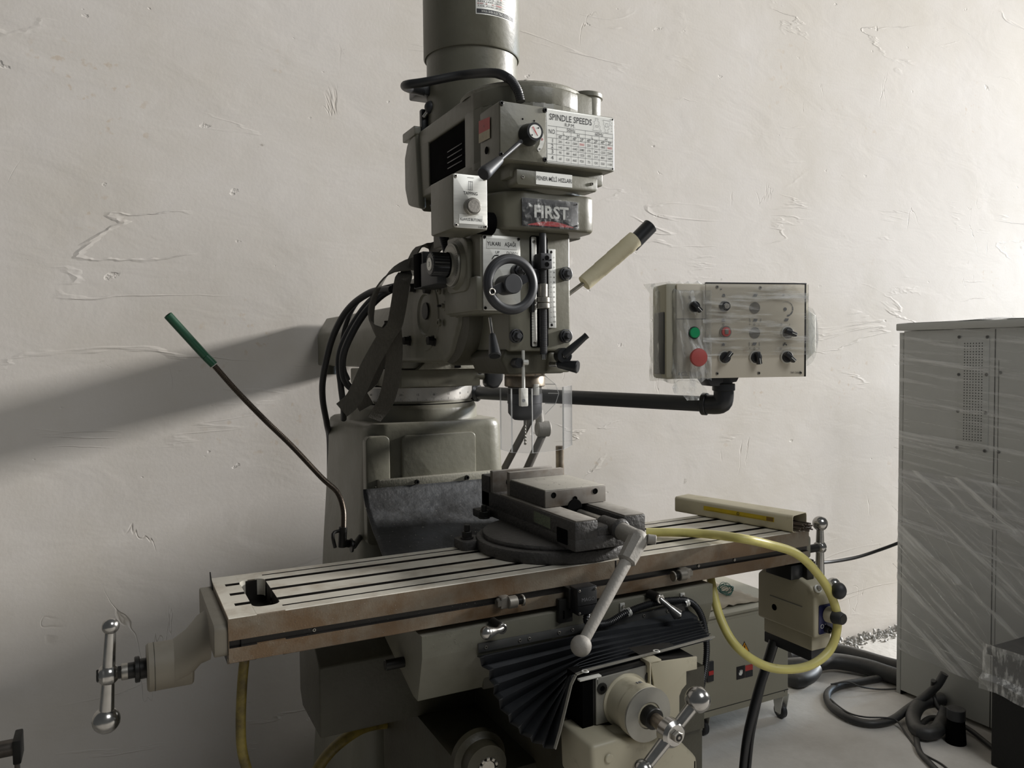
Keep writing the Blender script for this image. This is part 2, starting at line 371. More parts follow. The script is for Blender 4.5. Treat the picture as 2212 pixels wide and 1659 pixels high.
# ------------------------------------------------------------------ setting
def wall_mat():
    Mx = mat('worn_whitewashed_plaster', (206, 200, 193), .75, var=.03, scale=1.1, col2=(190, 182, 168), cover=.60, sharp=.16, cscale=.8)
    nt = Mx.node_tree; L = nt.links.new; p = nt.nodes['Principled BSDF']
    co = N(nt, 'ShaderNodeTexCoord')
    def nz(sc, st=(1, 1, 1), det=6, rot=(0, 0, 0), dist=0.):
        mp = N(nt, 'ShaderNodeMapping'); mp.inputs['Scale'].default_value = st; mp.inputs['Rotation'].default_value = rot; L(co.outputs['Object'], mp.inputs[0])
        n = N(nt, 'ShaderNodeTexNoise'); n.inputs['Scale'].default_value = sc; n.inputs['Detail'].default_value = det; n.inputs['Distortion'].default_value = dist
        L(mp.outputs[0], n.inputs['Vector']); return n.outputs['Fac']
    def ramp(x, a, b, lo=0., hi=1.):
        r = N(nt, 'ShaderNodeMapRange'); r.inputs[1].default_value = a; r.inputs[2].default_value = b; r.inputs[3].default_value = lo; r.inputs[4].default_value = hi; L(x, r.inputs[0]); return r.outputs[0]
    def mth(op, a, b):
        q = N(nt, 'ShaderNodeMath', operation=op)
        for i, x in enumerate((a, b)):
            if isinstance(x, float): q.inputs[i].default_value = x
            else: L(x, q.inputs[i])
        return q.outputs[0]
    # soft trowel waves, long ridges, small chips
    h = mth('MULTIPLY', nz(3.2, (1, 1, 2.2), 3, dist=.6), .55)
    ridge = ramp(mth('ABSOLUTE', mth('SUBTRACT', nz(1.5, (.55, 1, 2.6), 5, (0, .05, 0), .8), .5), 0.), 0., .012, 1., 0.)
    gate = ramp(nz(1.7, (1, 1, 1), 2), .52, .62)
    h = mth('ADD', h, mth('MULTIPLY', mth('MULTIPLY', ridge, gate), .32))
    ridge2 = ramp(mth('ABSOLUTE', mth('SUBTRACT', nz(2.2, (2.4, 1, .6), 4, (0, .3, 0), .9), .47), 0.), 0., .006, 1., 0.)
    gate2 = ramp(nz(2.6, (1, 1, 1), 2), .60, .68)
    h = mth('ADD', h, mth('MULTIPLY', mth('MULTIPLY', ridge2, gate2), -.22))
    pit = ramp(nz(11., (1, 1, 1.6), 4), .70, .76)
    h = mth('SUBTRACT', h, mth('MULTIPLY', pit, .35))
    h = mth('ADD', h, mth('MULTIPLY', nz(90., (1, 1, 1), 4), .05))
    b = N(nt, 'ShaderNodeBump'); b.inputs['Strength'].default_value = 1; b.inputs['Distance'].default_value = .0045; L(h, b.inputs['Height']); L(b.outputs[0], p.inputs['Normal'])
    src = p.inputs['Base Color'].links[0].from_socket
    def over(src, fac, col):
        mx = N(nt, 'ShaderNodeMixRGB'); L(fac, mx.inputs[0]); L(src, mx.inputs[1]); mx.inputs[2].default_value = (*lin(col), 1); return mx.outputs[0]
    src = over(src, mth('MULTIPLY', ramp(nz(14., (1, 1, 1), 5), .73, .77), .55), (120, 110, 96))
    src = over(src, mth('MULTIPLY', mth('MULTIPLY', ridge2, gate2), .4), (140, 128, 110))
    src = over(src, mth('MULTIPLY', mth('MULTIPLY', ramp(nz(30., (1, 1, 1), 6), .6, .66), ramp(nz(2.0, (1, 1, 1), 2), .58, .66)), .3), (176, 146, 104))
    L(src, p.inputs['Base Color'])
    return Mx
wm = wall_mat()
WY = 1.468
b = MB(); b.box(-2.6, 7.6, WY, WY+.15, 0, 3.9, wm, b=0); b.build('wall_back', root=(2, WY, 0), kind='structure')
fm = mat('dusty_concrete_floor', (204, 200, 193), .85, var=.1, scale=2.2, col2=(168, 162, 153), cover=.56, sharp=.16, cscale=1.6, bump=.002, bscale=40)
b = MB(); b.box(-2.6, 7.6, -4.6, WY, -.1, 0, fm, b=0); b.build('floor', root=(2, -1, 0), kind='structure')
# rubble heaped at the foot of the wall
b = MB(); rnd = random.Random(3)
for i in range(900):
    x = rnd.uniform(2.2, 4.2); d = abs(rnd.gauss(0, .035)); r = rnd.uniform(.003, .011)
    bm = bmesh.new(); bmesh.ops.create_icosphere(bm, subdivisions=1, radius=r)
    for v in bm.verts: v.co *= rnd.uniform(.6, 1.2)
    b.bm(bm, 'rubble', Matrix.Translation((x, WY-.012-d, max(.002, r*.5+.030-d*.6-rnd.random()*.025))))
b.build('rubble', kind='stuff', label='low line of crumbled grey rubble along the foot of the wall', category='rubble', root=(3.2, WY-.04, 0))

# ------------------------------------------------------------------ the milling machine
XC = .58
mill = empty('milling_machine', (XC, .5, 0), 'grey-green vertical knee milling machine with a long T-slotted table', 'machine')
# column
col_ = MB()
def colout(x0, x1, y0, y1, r): return rrect(x0, x1, y0, y1, r, 5)
bm = bmesh.new(); rings = []
for z, dx, r, dy in ((0, .075, .05, .05), (.45, .045, .05, .03), (.95, .02, .05, .01), (1.20, .004, .05, 0), (1.294, 0, .05, 0), (1.306, -.004, .048, -.004), (1.313, -.013, .045, -.013)):
    rings.append([bm.verts.new((x, y, z)) for x, y in rrect(.393-dx, .767+dx, .555-dy*.3, .985+dy, r, 5)])
for a, c in zip(rings, rings[1:]):
    for i in range(len(a)): bm.faces.new((a[i], a[(i+1) % len(a)], c[(i+1) % len(a)], c[i]))
bm.faces.new(rings[-1]); bm.faces.new(rings[0][::-1]); col_.bm(bm, 'paint')
col_.lathe((XC, .755, 1.30), UZ, [(.178, -.004), (.176, .008), (.176, .042), (.174, .046), (.165, .056), (.161, .058), (.161, .10)], 'paint', 64)
column = col_.build('column', mill)
for (u0, u1, z0, z1) in ((868, 1028, 1.02, 1.284), (790, 842, 1.02, 1.286)):
    x0 = A(u0, 950, y=.546).x; x1 = A(u1, 950, y=.546).x; b = MB(); b.prism(rrect(x0, x1, z0, z1, .014, 4), 'y', .546, .575, 'paint', b=.006, seg=3); b.build('raised_panel', column)
b = MB(); b.box(.411, .72, .529, .549, 1.160, 1.181, 'paint_worn', b=.003); gb = b.build('guard_clamp_bar', column, label='chip-covered clamping bar')
for x in (A(900, 1034, y=.529).x, A(1008, 1026, y=.529).x): screw(column, (x, .529, 1.170), NY, .006, 'blacksteel', .006)
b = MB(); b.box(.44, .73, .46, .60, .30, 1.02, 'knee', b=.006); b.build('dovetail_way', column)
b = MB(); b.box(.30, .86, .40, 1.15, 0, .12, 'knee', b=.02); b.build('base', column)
# turret
b = MB(); b.lathe((XC, .755, 1.405), UZ, [(0, 0), (.158, 0), (.158, .022), (0, .022)], 'paint', 64)
b.lathe((XC, .755, 1.345), UZ, [(.1665, 0), (.1665, .012)], 'void', 64)
turret = b.build('turret', mill)
b = MB(); b.lathe((XC, .755, 1.362), UZ, [(0, 0), (.1615, 0), (.1635, .002), (.1635, .036), (.1615, .038), (0, .038)], 'scale', 96)
for i in range(120):
    t = math.radians(180+i*1.5); L = .010 if i % 10 == 0 else .007 if i % 5 == 0 else .004
    w = V((math.cos(t), math.sin(t), 0)); s_ = V((-w.y, w.x, 0))*.0003; c0 = V((XC, .755, 1.363))+w*.1638
    b.quad(c0-s_, c0+s_, c0+s_+UZ*L, c0-s_+UZ*L, 'ink')
for i in range(13):
    t = math.radians(180+i*15); w = V((math.cos(t), math.sin(t), 0)); b.text(str(abs(90-i*15)), V((XC, .755, 1.378))+w*.164, V((-w.y, w.x, 0)), UZ, .008, 'ink')
b.build('degree_ring', turret, label='bright steel degree ring')
b = MB(); b.prism([(.455, .60), (.475, .545), (.69, .545), (.70, .60), (.70, .93), (.455, .93)], 'z', 1.402, 1.446, 'paint', b=.004)
b.build('ram_base', turret)
b = MB(); b.prism([(.515, 1.446), (.54, 1.468), (.69, 1.468), (.69, 1.446)], 'y', .528, .60, 'paint_worn', b=.001)
b.box(.612, .628, .526, .53, 1.449, 1.466, 'void', b=0); b.build('gib_block', turret, label='speckled unpainted gib block')
screw(turret, (.682, .53, 1.436), NY, .005)
b = MB(); b.cyl((.66, .56, 1.43), (.715, .545, 1.425), .010, 'paint'); b.prism([(.70, 1.44), (.735, 1.475), (.752, 1.45), (.748, 1.415), (.735, 1.395), (.715, 1.392), (.70, 1.402)], 'y', .525, .56, 'black', b=.008, seg=3)
b.build('ram_lock_handle', turret, label='fat black locking handle')
# ram
b = MB(); b.prism([(.482, 1.448), (.678, 1.448), (.678, 1.555), (.645, 1.612), (.515, 1.612), (.482, 1.555)], 'y', .55, 1.45, 'paint', b=.005)
b.prism([(.50, 1.475), (.66, 1.475), (.675, 1.52), (.66, 1.60), (.50, 1.60), (.485, 1.52)], 'y', .50, .56, 'paint', b=.006)
b.cyl((.49, 1.30, 1.42), (.49, 1.30, 1.45), .02, 'knee')
ram = b.build('ram', mill)
# adapter (knuckle) between ram and head
ad = MB()
ad.prism([(.56, 1.40+.065), (.50, 1.465), (.24, 1.465), (.20, 1.485), (.155, 1.545), (.15, 1.60), (.18, 1.655), (.30, 1.665), (.47, 1.66), (.54, 1.66)], 'x', .468, .64, 'paint', b=.012, seg=3)
ad.lathe((.465, .345, 1.572), NX, [(.085, -.01), (.080, 0), (.045, .001), (.040, -.006), (0, -.006)], 'paint', 48)
ad.lathe((.475, .22, 1.565), UX, [(0, 0), (.10, 0), (.105, .01), (.105, .13), (0, .13)], 'knee', 40)
adapter = ad.build('ram_adapter', mill)
for (u, v) in ((898, 622), (885, 736), (938, 736), (930, 625)):
    p = A(u, v, x=.468); screw(adapter, p, NX, .0105, 'blacksteel', .016, 'bolt', 'adapter_bolt')
b = MB(); p = A(921, 672, x=.467); b.cyl(p, p+NX*.004, .019, 'blacksteel', n=32); b.build('worm_cap', adapter, label='round black steel cap')
# swing arm block of the head's left side with nubs
for (u, v) in ((951, 628), (951, 697), (989, 636), (989, 678)):
    p = A(u, v, x=.462); b = MB(); b.lathe(p, NX, [(.008, 0), (.008, .004), (.006, .006), (.0035, .006), (.0035, .002), (0, .002)], 'paint', 14); b.build('bolt_boss', adapter)
p = A(962, 661, x=.464); b = MB(); b.cyl(p, p+NX*.004, .010, 'paint'); b.cyl(p, p+NX*.010, .005, 'paint', n=6); b.cyl(p, p+NX*.018, .0028, 'blacksteel', n=10); b.build('adjusting_stud', adapter)
# ---------------------------------------------------------------- head
hd = MB()
hd.prism([(.502, 1.488), (.634, 1.488), (.634, 1.712), (.502, 1.712)], 'y', 0, .17, 'paint', b=.005, seg=3)
hd.lathe((XC, .10, 1.60), UZ, [(0, -.115), (.07, -.115), (.07, .115), (0, .115)], 'paint', 40)
head = hd.build('quill_head', mill)
fb = MB()
fb.prism(rrect(.444, .506, 1.558, 1.712, .006), 'y', .001, .155, 'paint', b=.004)
fb.prism([(.0, 1.562), (.155, 1.562), (.155, 1.60), (.10, 1.625), (.0, 1.625)], 'x', .436, .45, 'paint', b=.004)
fb.prism(rrect(.03, .135, 1.60, 1.70, .02), 'x', .432, .446, 'paint', b=.004, seg=2)
fb.lathe((.434, .083, 1.652), NX, [(.050, -.002), (.046, .004), (.043, .010), (0, .010)], 'paint', 48)
feed = fb.build('feed_gearbox', head)
b = MB(); b.lathe((.4235, .083, 1.652), NX, [(.040, 0), (.040, .004), (.024, .006), (.024, .010)], 'dialgrey', 48)
for i in range(48):
    t = 2*math.pi*i/48; c = V((.4188, .083, 1.652)); w = V((0, math.cos(t), math.sin(t))); s_ = V((0, -math.sin(t), math.cos(t)))*.0004
    b.quad(c+w*.031-s_, c+w*.031+s_, c+w*.038+s_, c+w*.038-s_, 'ink')
b.build('feed_dial', head, label='small graduated grey dial ring')
b = MB(); o_ = V((.413, .083, 1.652)); kk = 48
vs = []; fs = []
for h_, r_ in ((0, .017), (.002, .0225), (.032, .0225), (.034, .020)):
    for i in range(kk): t = 2*math.pi*i/kk; rr = r_*(1 if i % 2 else .93); vs.append(o_+NX*h_+V((0, math.cos(t), math.sin(t)))*rr)
for q in range(3):
    for i in range(kk): fs.append((q*kk+i, q*kk+(i+1) % kk, (q+1)*kk+(i+1) % kk, (q+1)*kk+i))
fs.append(tuple(3*kk+i for i in range(kk))); fs.append(tuple(range(kk))[::-1])
b.add(vs, fs, 'black'); b.cyl(o_, (.43, .083, 1.652), .014, 'black'); b.cyl((.379, .083, 1.652), (.3775, .083, 1.652), .012, 'plate', b=0)
b.text('3', (.3772, .083, 1.6475), -UY, UZ, .013, 'ink')
b.build('feed_knob', head, label='ribbed black feed selector knob')
b = MB(); b.box(.405, .452, .19, .245, 1.618, 1.690, 'black', b=.002); b.box(.40, .447, .20, .232, 1.62, 1.688, 'void', b=.002)
for z in (1.632, 1.676): b.cyl((.4045, .225, z), (.403, .225, z), .005, 'void', b=0)
b.box(.40, .45, .10, .19, 1.618, 1.665, 'blackmatte', b=.003)
b.cyl((.425, .255, 1.655), (.425, .225, 1.655), .006, 'steel_worn'); b.build('trip_block', head, label='black bracket block behind the knob')
# front hexagon cap nuts
for (u, v) in ((1220, 592), (1220, 726), (1113, 726)):
    p = A(u, v, y=-.001); screw(head, p, NY, .0115, 'blackmatte', .016, 'cap', 'cap_nut')
p = A(1115, 586, y=-.001); screw(head, p, NY, .011, 'blackmatte', .03, 'cap', 'cap_nut')
# UP / DOWN plate
def plate_quad(x0, x1, z0, z1, y, t, m_='plate', r=.003, bb=.0005):
    b = MB(); b.prism(rrect(x0, x1, z0, z1, r), 'y', y-t, y, m_, b=bb); return b
b = plate_quad(.449, .525, 1.563, 1.699, .001, .0025)
yy = -.0018
b.prism([(.456, 1.675), (.519, 1.675), (.519, 1.694), (.456, 1.694)], 'y', yy-.0004, yy+.001, 'white', b=0)
b.text('YUKARI', (.471, yy-.0007, 1.6805), UX, UZ, .0098, 'ink', sx=.80, bold=.012); b.text('AŞAĞI', (.504, yy-.0007, 1.6805), UX, UZ, .0098, 'ink', sx=.80, bold=.012)
b.text('UP', (.478, yy-.0003, 1.6665), UX, UZ, .0068, 'ink_grey'); b.text('DOWN', (.508, yy-.0003, 1.6665), UX, UZ, .0068, 'ink_grey')
b.tube([(.467, yy-.0003, 1.656), (.472, yy-.0003, 1.6625), (.480, yy-.0003, 1.6635)], .0009, 'ink', 6)
b.build('direction_plate', head, label='bright plate lettered YUKARI AŞAĞI, UP DOWN')
for (x, z) in ((.4525, 1.695), (.5215, 1.695), (.4525, 1.567)): screw(head, (x, -.0018, z), NY, .0028, 'blacksteel', .0015)
# hand wheel
wc = A(1103, 614, y=-.062)
b = MB(); vs = []; R_, n_, k_ = .0455, 72, 12
b.torus(wc, NY, R_, .0078, 'blackmatte', n_, k_)
b.torus(wc+NY*.0015, NY, R_-.002, .0077, 'blackmatte', n_, k_)
b.cyl(wc+UY*.03, wc+NY*.012, .0175, 'blackmatte', n=40, b=.0015); b.cyl(wc+UY*.06, wc+UY*.02, .010, 'steel_worn')
for sg in (1, -1):
    d = V((math.cos(math.radians(20)), 0, math.sin(math.radians(20))))*sg
    n2 = V((-d.z, 0, d.x)); a = wc+d*.012; c = wc+d*.040
    b.add([a+n2*.009+NY*.002, a-n2*.009+NY*.002, c-n2*.006+NY*.002, c+n2*.006+NY*.002, a+n2*.009+UY*.008, a-n2*.009+UY*.008, c-n2*.006+UY*.008, c+n2*.006+UY*.008],
          [(0, 1, 2, 3), (4, 5, 6, 7), (0, 1, 5, 4), (1, 2, 6, 5), (2, 3, 7, 6), (3, 0, 4, 7)], 'blackmatte')
hp = A(1063, 630, y=-.071)
b.torus(hp, NY, .0052, .0014, 'steel_worn', 24, 8); b.cyl(hp+UY*.004, hp, .0048, 'void', b=0)
b.build('handwheel', head, label='black two-spoked feed handwheel')
# depth stop slot, rod, scale
b = MB(); b.prism(rrect(.5455, .583, 1.495, 1.703, .005), 'y', -.0022, .002, 'void', b=.0005); b.build('stop_slot', head, label='dark recess behind the depth stop')
b = plate_quad(.5475, .558, 1.497, 1.701, -.002, .0015, 'plate', .002)
b.build('slot_strip', head); screw(head, (.5525, -.0035, 1.692), NY, .003, 'steel_worn', .001, 'x'); screw(head, (.5525, -.0035, 1.504), NY, .003, 'steel_worn', .001, 'x')
b = MB(); b.tube([(.564, -.017, 1.482), (.564, -.017, 1.706)], .0066, 'blackmatte', 20, step=0)
b.tube([(.564, -.017, 1.485), (.564, -.017, 1.65)], .0073, 'blackmatte', 20, step=.05, corr=.1, pitch=.0016)
b.cyl((.564, -.017, 1.472), (.564, -.017, 1.484), .0045, 'steel'); b.build('depth_stop_screw', head, label='black threaded depth stop rod')
b = MB(); b.box(.553, .5765, -.030, -.004, 1.640, 1.668, 'blackmatte', b=.0012)
for z in (1.6475, 1.6595): b.cyl((.5655, -.0302, z), (.5655, -.0308, z), .0044, 'void', b=0)
for x in (.5575, .5735): b.cyl((x, -.0302, 1.656), (x, -.0308, 1.656), .0015, 'void', b=0)
b.build('stop_block', head)
b = MB(); b.cyl((.564, -.017, 1.588), (.564, -.017, 1.613), .0085, 'steel_worn'); b.cyl((.564, -.017, 1.578), (.564, -.017, 1.588), .0125, 'steel_worn', n=40)
b.cyl((.564, -.017, 1.567), (.564, -.017, 1.577), .0125, 'steel_worn', n=40); b.build('micrometer_nut', head, label='bright knurled micrometer nut')
b = MB(); b.box(.543, .549, -.012, -.001, 1.56, 1.655, 'black', b=.001); b.box(.543, .556, -.018, -.001, 1.615, 1.640, 'black', b=.001)
for i in range(12): b.box(.5465, .551, -.0045, -.004, 1.515+i*.005, 1.5155+i*.005, 'white', b=0)
b.build('trip_rod', head)
b = plate_quad(.584, .5995, 1.532, 1.680, -.001, .002, 'white', .0008)
for i in range(66):
    z = 1.542+i*.0019; L = .006 if i % 5 == 0 else .003
    b.box(.5845, .5845+L, -.0034, -.0031, z, z+.00035, 'ink_grey' if i % 5 else 'ink', b=0)
for i in range(14): b.text(str(i*10), (.5955, -.0034, 1.663-i*.0093), UX, UZ, .0042, 'ink')
b.build('depth_scale', head, label='white graduated depth scale')
for z in (1.6745, 1.5375): screw(head, (.590, -.003, z), NY, .0026, 'blacksteel', .0012)
# levers
def knob_lever(name, p0, p1, p2, r0, k0, k1, label, shaft='steel'):
    b = MB(); b.cyl(p0, p1, r0, shaft, n=14); d = (V(p2)-V(p1)).normalized()
    L = (V(p2)-V(p1)).length
    b.lathe(p1, d, [(0, 0), (k0*.8, 0), (k0, L*.06), (k1*.96, L*.9), (k1, L*.95), (k1*.85, L), (0, L)], 'black', 24); return b.build(name, head, label=label)
knob_lever('feed_lever', A(1058, 686, y=-.012), A(1063, 722, y=-.03), A(1069, 770, y=-.05), .0028, .0062, .0115, 'short black-knobbed lever pointing down')
b = MB(); p0 = A(1211, 768, y=-.01); p1 = A(1218, 768, y=-.03); b.cyl(p0, p1+NY*.004, .0145, 'black', n=32); b.cyl(p1+NY*.004, p1+NY*.0055, .0045, 'steel'); b.cyl(p1+NY*.005, p1+NY*.006, .0022, 'void', n=6, b=0)
p2 = A(1268, 724, y=-.05); b.tube([p1, p1.lerp(p2, .5), p2], lambda t: .0085-.003*t if t < .9 else .0062, 'black', 16); b.build('quill_lock_lever', head, label='black clamping lever pointing up right')
b = MB(); p0 = A(1150, 764, y=.0); 
b.prism([(.505, 1.445), (.625, 1.445), (.632, 1.452), (.632, 1.492), (.50, 1.492), (.49, 1.475)], 'y', .012, .16, 'knee', b=.006, seg=3)
b.prism([(.585, 1.447), (.636, 1.447), (.636, 1.487), (.59, 1.487)], 'y', .004, .05, 'paint', b=.005, seg=3); b.build('quill_clamp', head)
knob_lever('power_feed_lever', A(1188, 787, y=0), A(1205, 787, y=-.02), A(1249, 793, y=-.05), .005, .0072, .0122, 'black tapered knob pointing right')
# quill feed lever with wrapped grip
q0 = V((.625, .06, 1.575)); q1 = A(1262, 612, y=.03); q2 = A(1373, 522, y=.01); q3 = A(1406, 487, y=.0)
b = MB(); b.cyl(q0, q1.lerp(q2, .2), .0042, 'steel_worn', n=16)
b.cyl((.63, .085, 1.55), (.646, .085, 1.55), .018, 'blacksteel', n=32)
lever = b.build('quill_lever', head, label='steel quill feed lever')
b = MB(); d = (q3-q1).normalized(); L = (q2-q1).length
b.lathe(q1, d, [(0, 0), (.0155, 0), (.0162, L*.05), (.0160, L*.3), (.0167, L*.31), (.0164, L*.55), (.0172, L*.56), (.0168, L*.8), (.0176, L*.81), (.0175, L), (.0150, L)], 'tape', 28)
b.build('taped_grip', lever, label='grip wrapped in cream tape')
b = MB(); b.cyl(q2-d*.012, q3, .0156, 'black', n=32); b.build('grip_end', lever, label='bare black grip end')
# quill nose
b = MB(); b.lathe((XC, .09, 0), UZ, [(0, 1.418), (.0385, 1.418), (.0405, 1.420), (.0405, 1.4385), (.0398, 1.4395), (.0405, 1.4405), (.0405, 1.448), (0, 1.448)], 'spindle', 64)
b.cyl((XC, .09, 1.40), (XC, .09, 1.42), .034, 'blacksteel', n=48)
b.box(XC-.002, XC+.010, .048, .060, 1.402, 1.424, 'plate', b=.001); b.build('spindle_nose', head, label='stained steel spindle nose')
# FIRST housing
hs = MB()
out = [(.464, .20), (.464, .06), (.470, .02), (.490, -.012), (.52, -.028), (.655, -.028), (.671, -.022), (.678, -.004), (.679, .20)]
hs.prism(out, 'z', 1.711, 1.780, 'paint', b=.006, seg=3)
hs.lathe((XC, .09, 1.77), UZ, [(0, 0), (.112, 0), (.118, .008), (.122, .04), (.122, .065), (0, .065)], 'paint', 56)
hs.prism([(.47, .05), (.47, .30), (.69, .30), (.69, .05)], 'z', 1.71, 1.84, 'knee', b=.004)
housing = hs.build('gear_housing', head)
b = plate_quad(.515, .634, 1.715, 1.766, -.0275, .0015, 'ink', .002)
yy = -.0296
b.text('FIRST', (.576, yy, 1.7325), UX, UZ, .031, 'white', sx=1.0, bold=.03)
arc = [(.527+.096*i/16, 1.7185+.008*math.sin(math.pi*i/16)) for i in range(17)]
b.add([(x, yy-.0002, z) for x, z in arc]+[(.623, yy-.0002, 1.7175), (.527, yy-.0002, 1.7175)], [tuple(range(19))], 'ink_red')
b.build('maker_plate', head, label='black nameplate lettered FIRST over a red arc')
rows = []
rr = random.Random(5)
for j in range(15):
    rows.append([V((.514+.121*i/30, -.0315-abs(mnoise.noise(V((i*.8, j*.9, 3))))*.0065*(1 if 0 < i < 30 and 0 < j < 14 else 0), 1.7145+.0525*j/14)) for i in range(31)])
b = MB(); b.grid(rows, 'film_plate'); b.build('plate_film', head, label='wrinkled clear film over the nameplate')
for (x, z) in ((.518, 1.762), (.631, 1.762), (.631, 1.722), (.518, 1.722)): screw(head, (x, -.029, z), NY, .0015, 'blacksteel', .001)
# FENER MILI strip
b = MB(); b.prism([(.497, 1.790), (.500, 1.785), (.664, 1.785), (.668, 1.790), (.668, 1.8105), (.497, 1.8125)], 'y', -.044, -.005, 'paint', b=.0025)
b.prism([(.536, 1.7885), (.612, 1.7885), (.612, 1.8115), (.536, 1.8115)], 'y', -.0447, -.0435, 'white', b=0)
b.text('FENER MİLİ HIZLARI', (.574, -.0451, 1.7965), UX, UZ, .0104, 'ink', sx=.79, bold=.009)
b.build('label_strip', head, label='ledge with white label reading FENER MİLİ HIZLARI')
for x in (.509, .655): screw(head, (x, -.044, 1.799), NY, .003, 'steel_worn', .002)
b = MB(); b.cyl((.668, -.02, 1.795), (.680, -.015, 1.797), .006, 'plate'); b.build('ledge_pin', head)
# speed box
b = MB(); b.prism(rrect(.461, .702, 1.8245, 1.926, .004), 'y', -.049, .03, 'paint', b=.002)
b.prism([(.49, .03), (.49, -.03), (.69, -.03), (.69, .03)], 'z', 1.80, 1.83, 'paint', b=.004)
sb = b.build('gear_selector_box', head)
b = plate_quad(.462, .5535, 1.826, 1.925, -.0485, .003, 'paint', .003); b.build('selector_cover', sb)
for (u, v) in ((1083, 223), (1177, 238), (1177, 345), (1082, 333)):
    screw(sb, A(u, v, y=-.0515), NY, .0044, 'blacksteel', .002)
for (u, v) in ((1129, 257), (1154, 261)):
    p = A(u, v, y=-.0516); b = MB(); b.cyl(p, p+NY*.0004, .0016, 'void', b=0); b.build('pin_hole', sb)
b = plate_quad(.5545, .7005, 1.8265, 1.9245, -.0485, .0022, 'plate', .003)
b.prism(rrect(.5565, .699, 1.829, 1.922, .002), 'y', -.0510, -.0505, 'white', b=0)
yt = -.0513; X0, X1, Z0, Z1 = .5575, .698, 1.8295, 1.9215
def gx(f): return X0+(X1-X0)*f
def gz(f): return Z1-(Z1-Z0)*f
def ln(f0, g0, f1, g1, w=.0005):
    a, c, d, e = gx(f0), gx(f1), gz(g0), gz(g1)
    b.quad((a-w/2, yt, max(d, e)+w/2), (c+w/2, yt, max(d, e)+w/2), (c+w/2, yt, min(d, e)-w/2), (a-w/2, yt, min(d, e)-w/2), 'ink_grey')
b.text('SPINDLE SPEEDS', (gx(.345), yt, gz(.18)), UX, UZ, .0158, 'ink', sx=.80, bold=.006)
b.text('R.P.M.', (gx(.33), yt, gz(.275)), UX, UZ, .0088, 'ink')
for g in (.30, .53, .64, .745, .85, .985): ln(0, g, 1, g)
ln(.13, .38, 1, .38); ln(.13, .455, 1, .455); ln(.13, .30, .13, .985)
for k in range(1, 8): ln(.13+.87*k/8, .455 if k % 2 else (.38 if k != 4 else .30), .13+.87*k/8, .985)
ln(1, .30, 1, .985)
b.text('NO.', (gx(.065), yt, gz(.45)), UX, UZ, .0115, 'ink', sx=.75)
for k, t in enumerate(('50Hz', '60Hz')): b.text(t, (gx(.13+.87*(.25+.5*k)), yt, gz(.37)), UX, UZ, .0084, 'ink')
for k, t in enumerate('LHLH'): b.text(t, (gx(.13+.87*(.125+.25*k)), yt, gz(.448)), UX, UZ, .0078, 'ink')
for k in range(8): b.text('4P' if k % 2 == 0 else '2P', (gx(.13+.87*(k+.5)/8), yt, gz(.523)), UX, UZ, .0078, 'ink')
tb = (('205', '410', '1500', '3000', '250', '500', '1800', '3600'), ('140', '280', '1040', '2080', '170', '340', '1250', '2500'), ('90', '180', '660', '1320', '105', '210', '800', '1600'), ('60', '120', '460', '920', '75', '150', '550', '1100'))
for r_, rw in enumerate(tb):
    zz = (.53, .64, .745, .85)[r_]; z2 = (.64, .745, .85, .985)[r_]
    b.text(str(r_+1), (gx(.065), yt, gz((zz+z2)/2+.035)), UX, UZ, .0105, 'ink')
    for k, t in enumerate(rw): b.text(t, (gx(.13+.87*(k+.5)/8), yt, gz((zz+z2)/2+.026)), UX, UZ, .0064, 'ink_red' if t in ('3000', '3600') else 'ink', sx=.85)
def outline(pts, w=.0004):
    for (x0, z0), (x1, z1) in zip(pts, pts[1:]+pts[:1]):
        d = V((x1-x0, 0, z1-z0)).normalized(); n2 = V((-d.z, 0, d.x))*w/2; a = V((gx(x0), yt, gz(z0))); c = V((gx(x1), yt, gz(z1)))
        d = (c-a).normalized(); n2 = V((-d.z, 0, d.x))*w/2
        b.quad(a-n2, c-n2, c+n2, a+n2, 'ink_grey')
outline([(.72, .03), (.77, .03), (.76, .07), (.785, .10), (.775, .14), (.80, .18), (.79, .22), (.82, .27), (.68, .27), (.70, .22), (.69, .18), (.715, .14), (.70, .10), (.73, .07)])
outline([(.84, .04), (.96, .04), (.945, .09), (.96, .12), (.93, .16), (.945, .2), (.915, .23), (.93, .28), (.87, .28), (.885, .23), (.86, .2), (.875, .16), (.85, .12), (.86, .09)])
outline([(.725, .17), (.77, .17), (.77, .20), (.725, .20)]); outline([(.885, .10), (.92, .10), (.92, .17), (.885, .17)])
for k in range(4): b.text(str(k+1), (gx(.98), yt, gz(.09+.055*k)), UX, UZ, .004, 'ink_grey')
b.build('speed_chart_plate', sb, label='white chart plate headed SPINDLE SPEEDS')
for (x, z) in ((.6975, 1.9215), (.6975, 1.8295)): screw(sb, (x, -.051, z), NY, .0016, 'blacksteel', .0008)
kc = A(1141, 292, y=-.052); kf = kc+NY*.026
b = MB(); b.lathe(kc, NY, [(.0195, 0), (.019, .006), (.0165, .018), (.0158, .026), (0, .026)], 'black', 40)
b.cyl(kf, kf+NY*.0006, .0118, 'white', b=0, n=32)
a_, c_, d_ = kf+V((-.006, -.001, .0065)), kf+V((-.0035, -.001, .0072)), kf+V((.0045, -.001, -.0075))
for p, q in ((a_, c_), (c_, d_), (d_, a_)):
    t_ = (q-p).normalized(); n2 = V((-t_.z, 0, t_.x))*.0005; b.quad(p-n2, q-n2, q+n2, p+n2, 'ink_red')
for dx, dz in ((-.0065, -.007), (.0062, .0065)): b.cyl(kf+V((dx, -.0004, dz)), kf+V((dx, -.0012, dz)), .0014, 'ink', b=0, n=12)
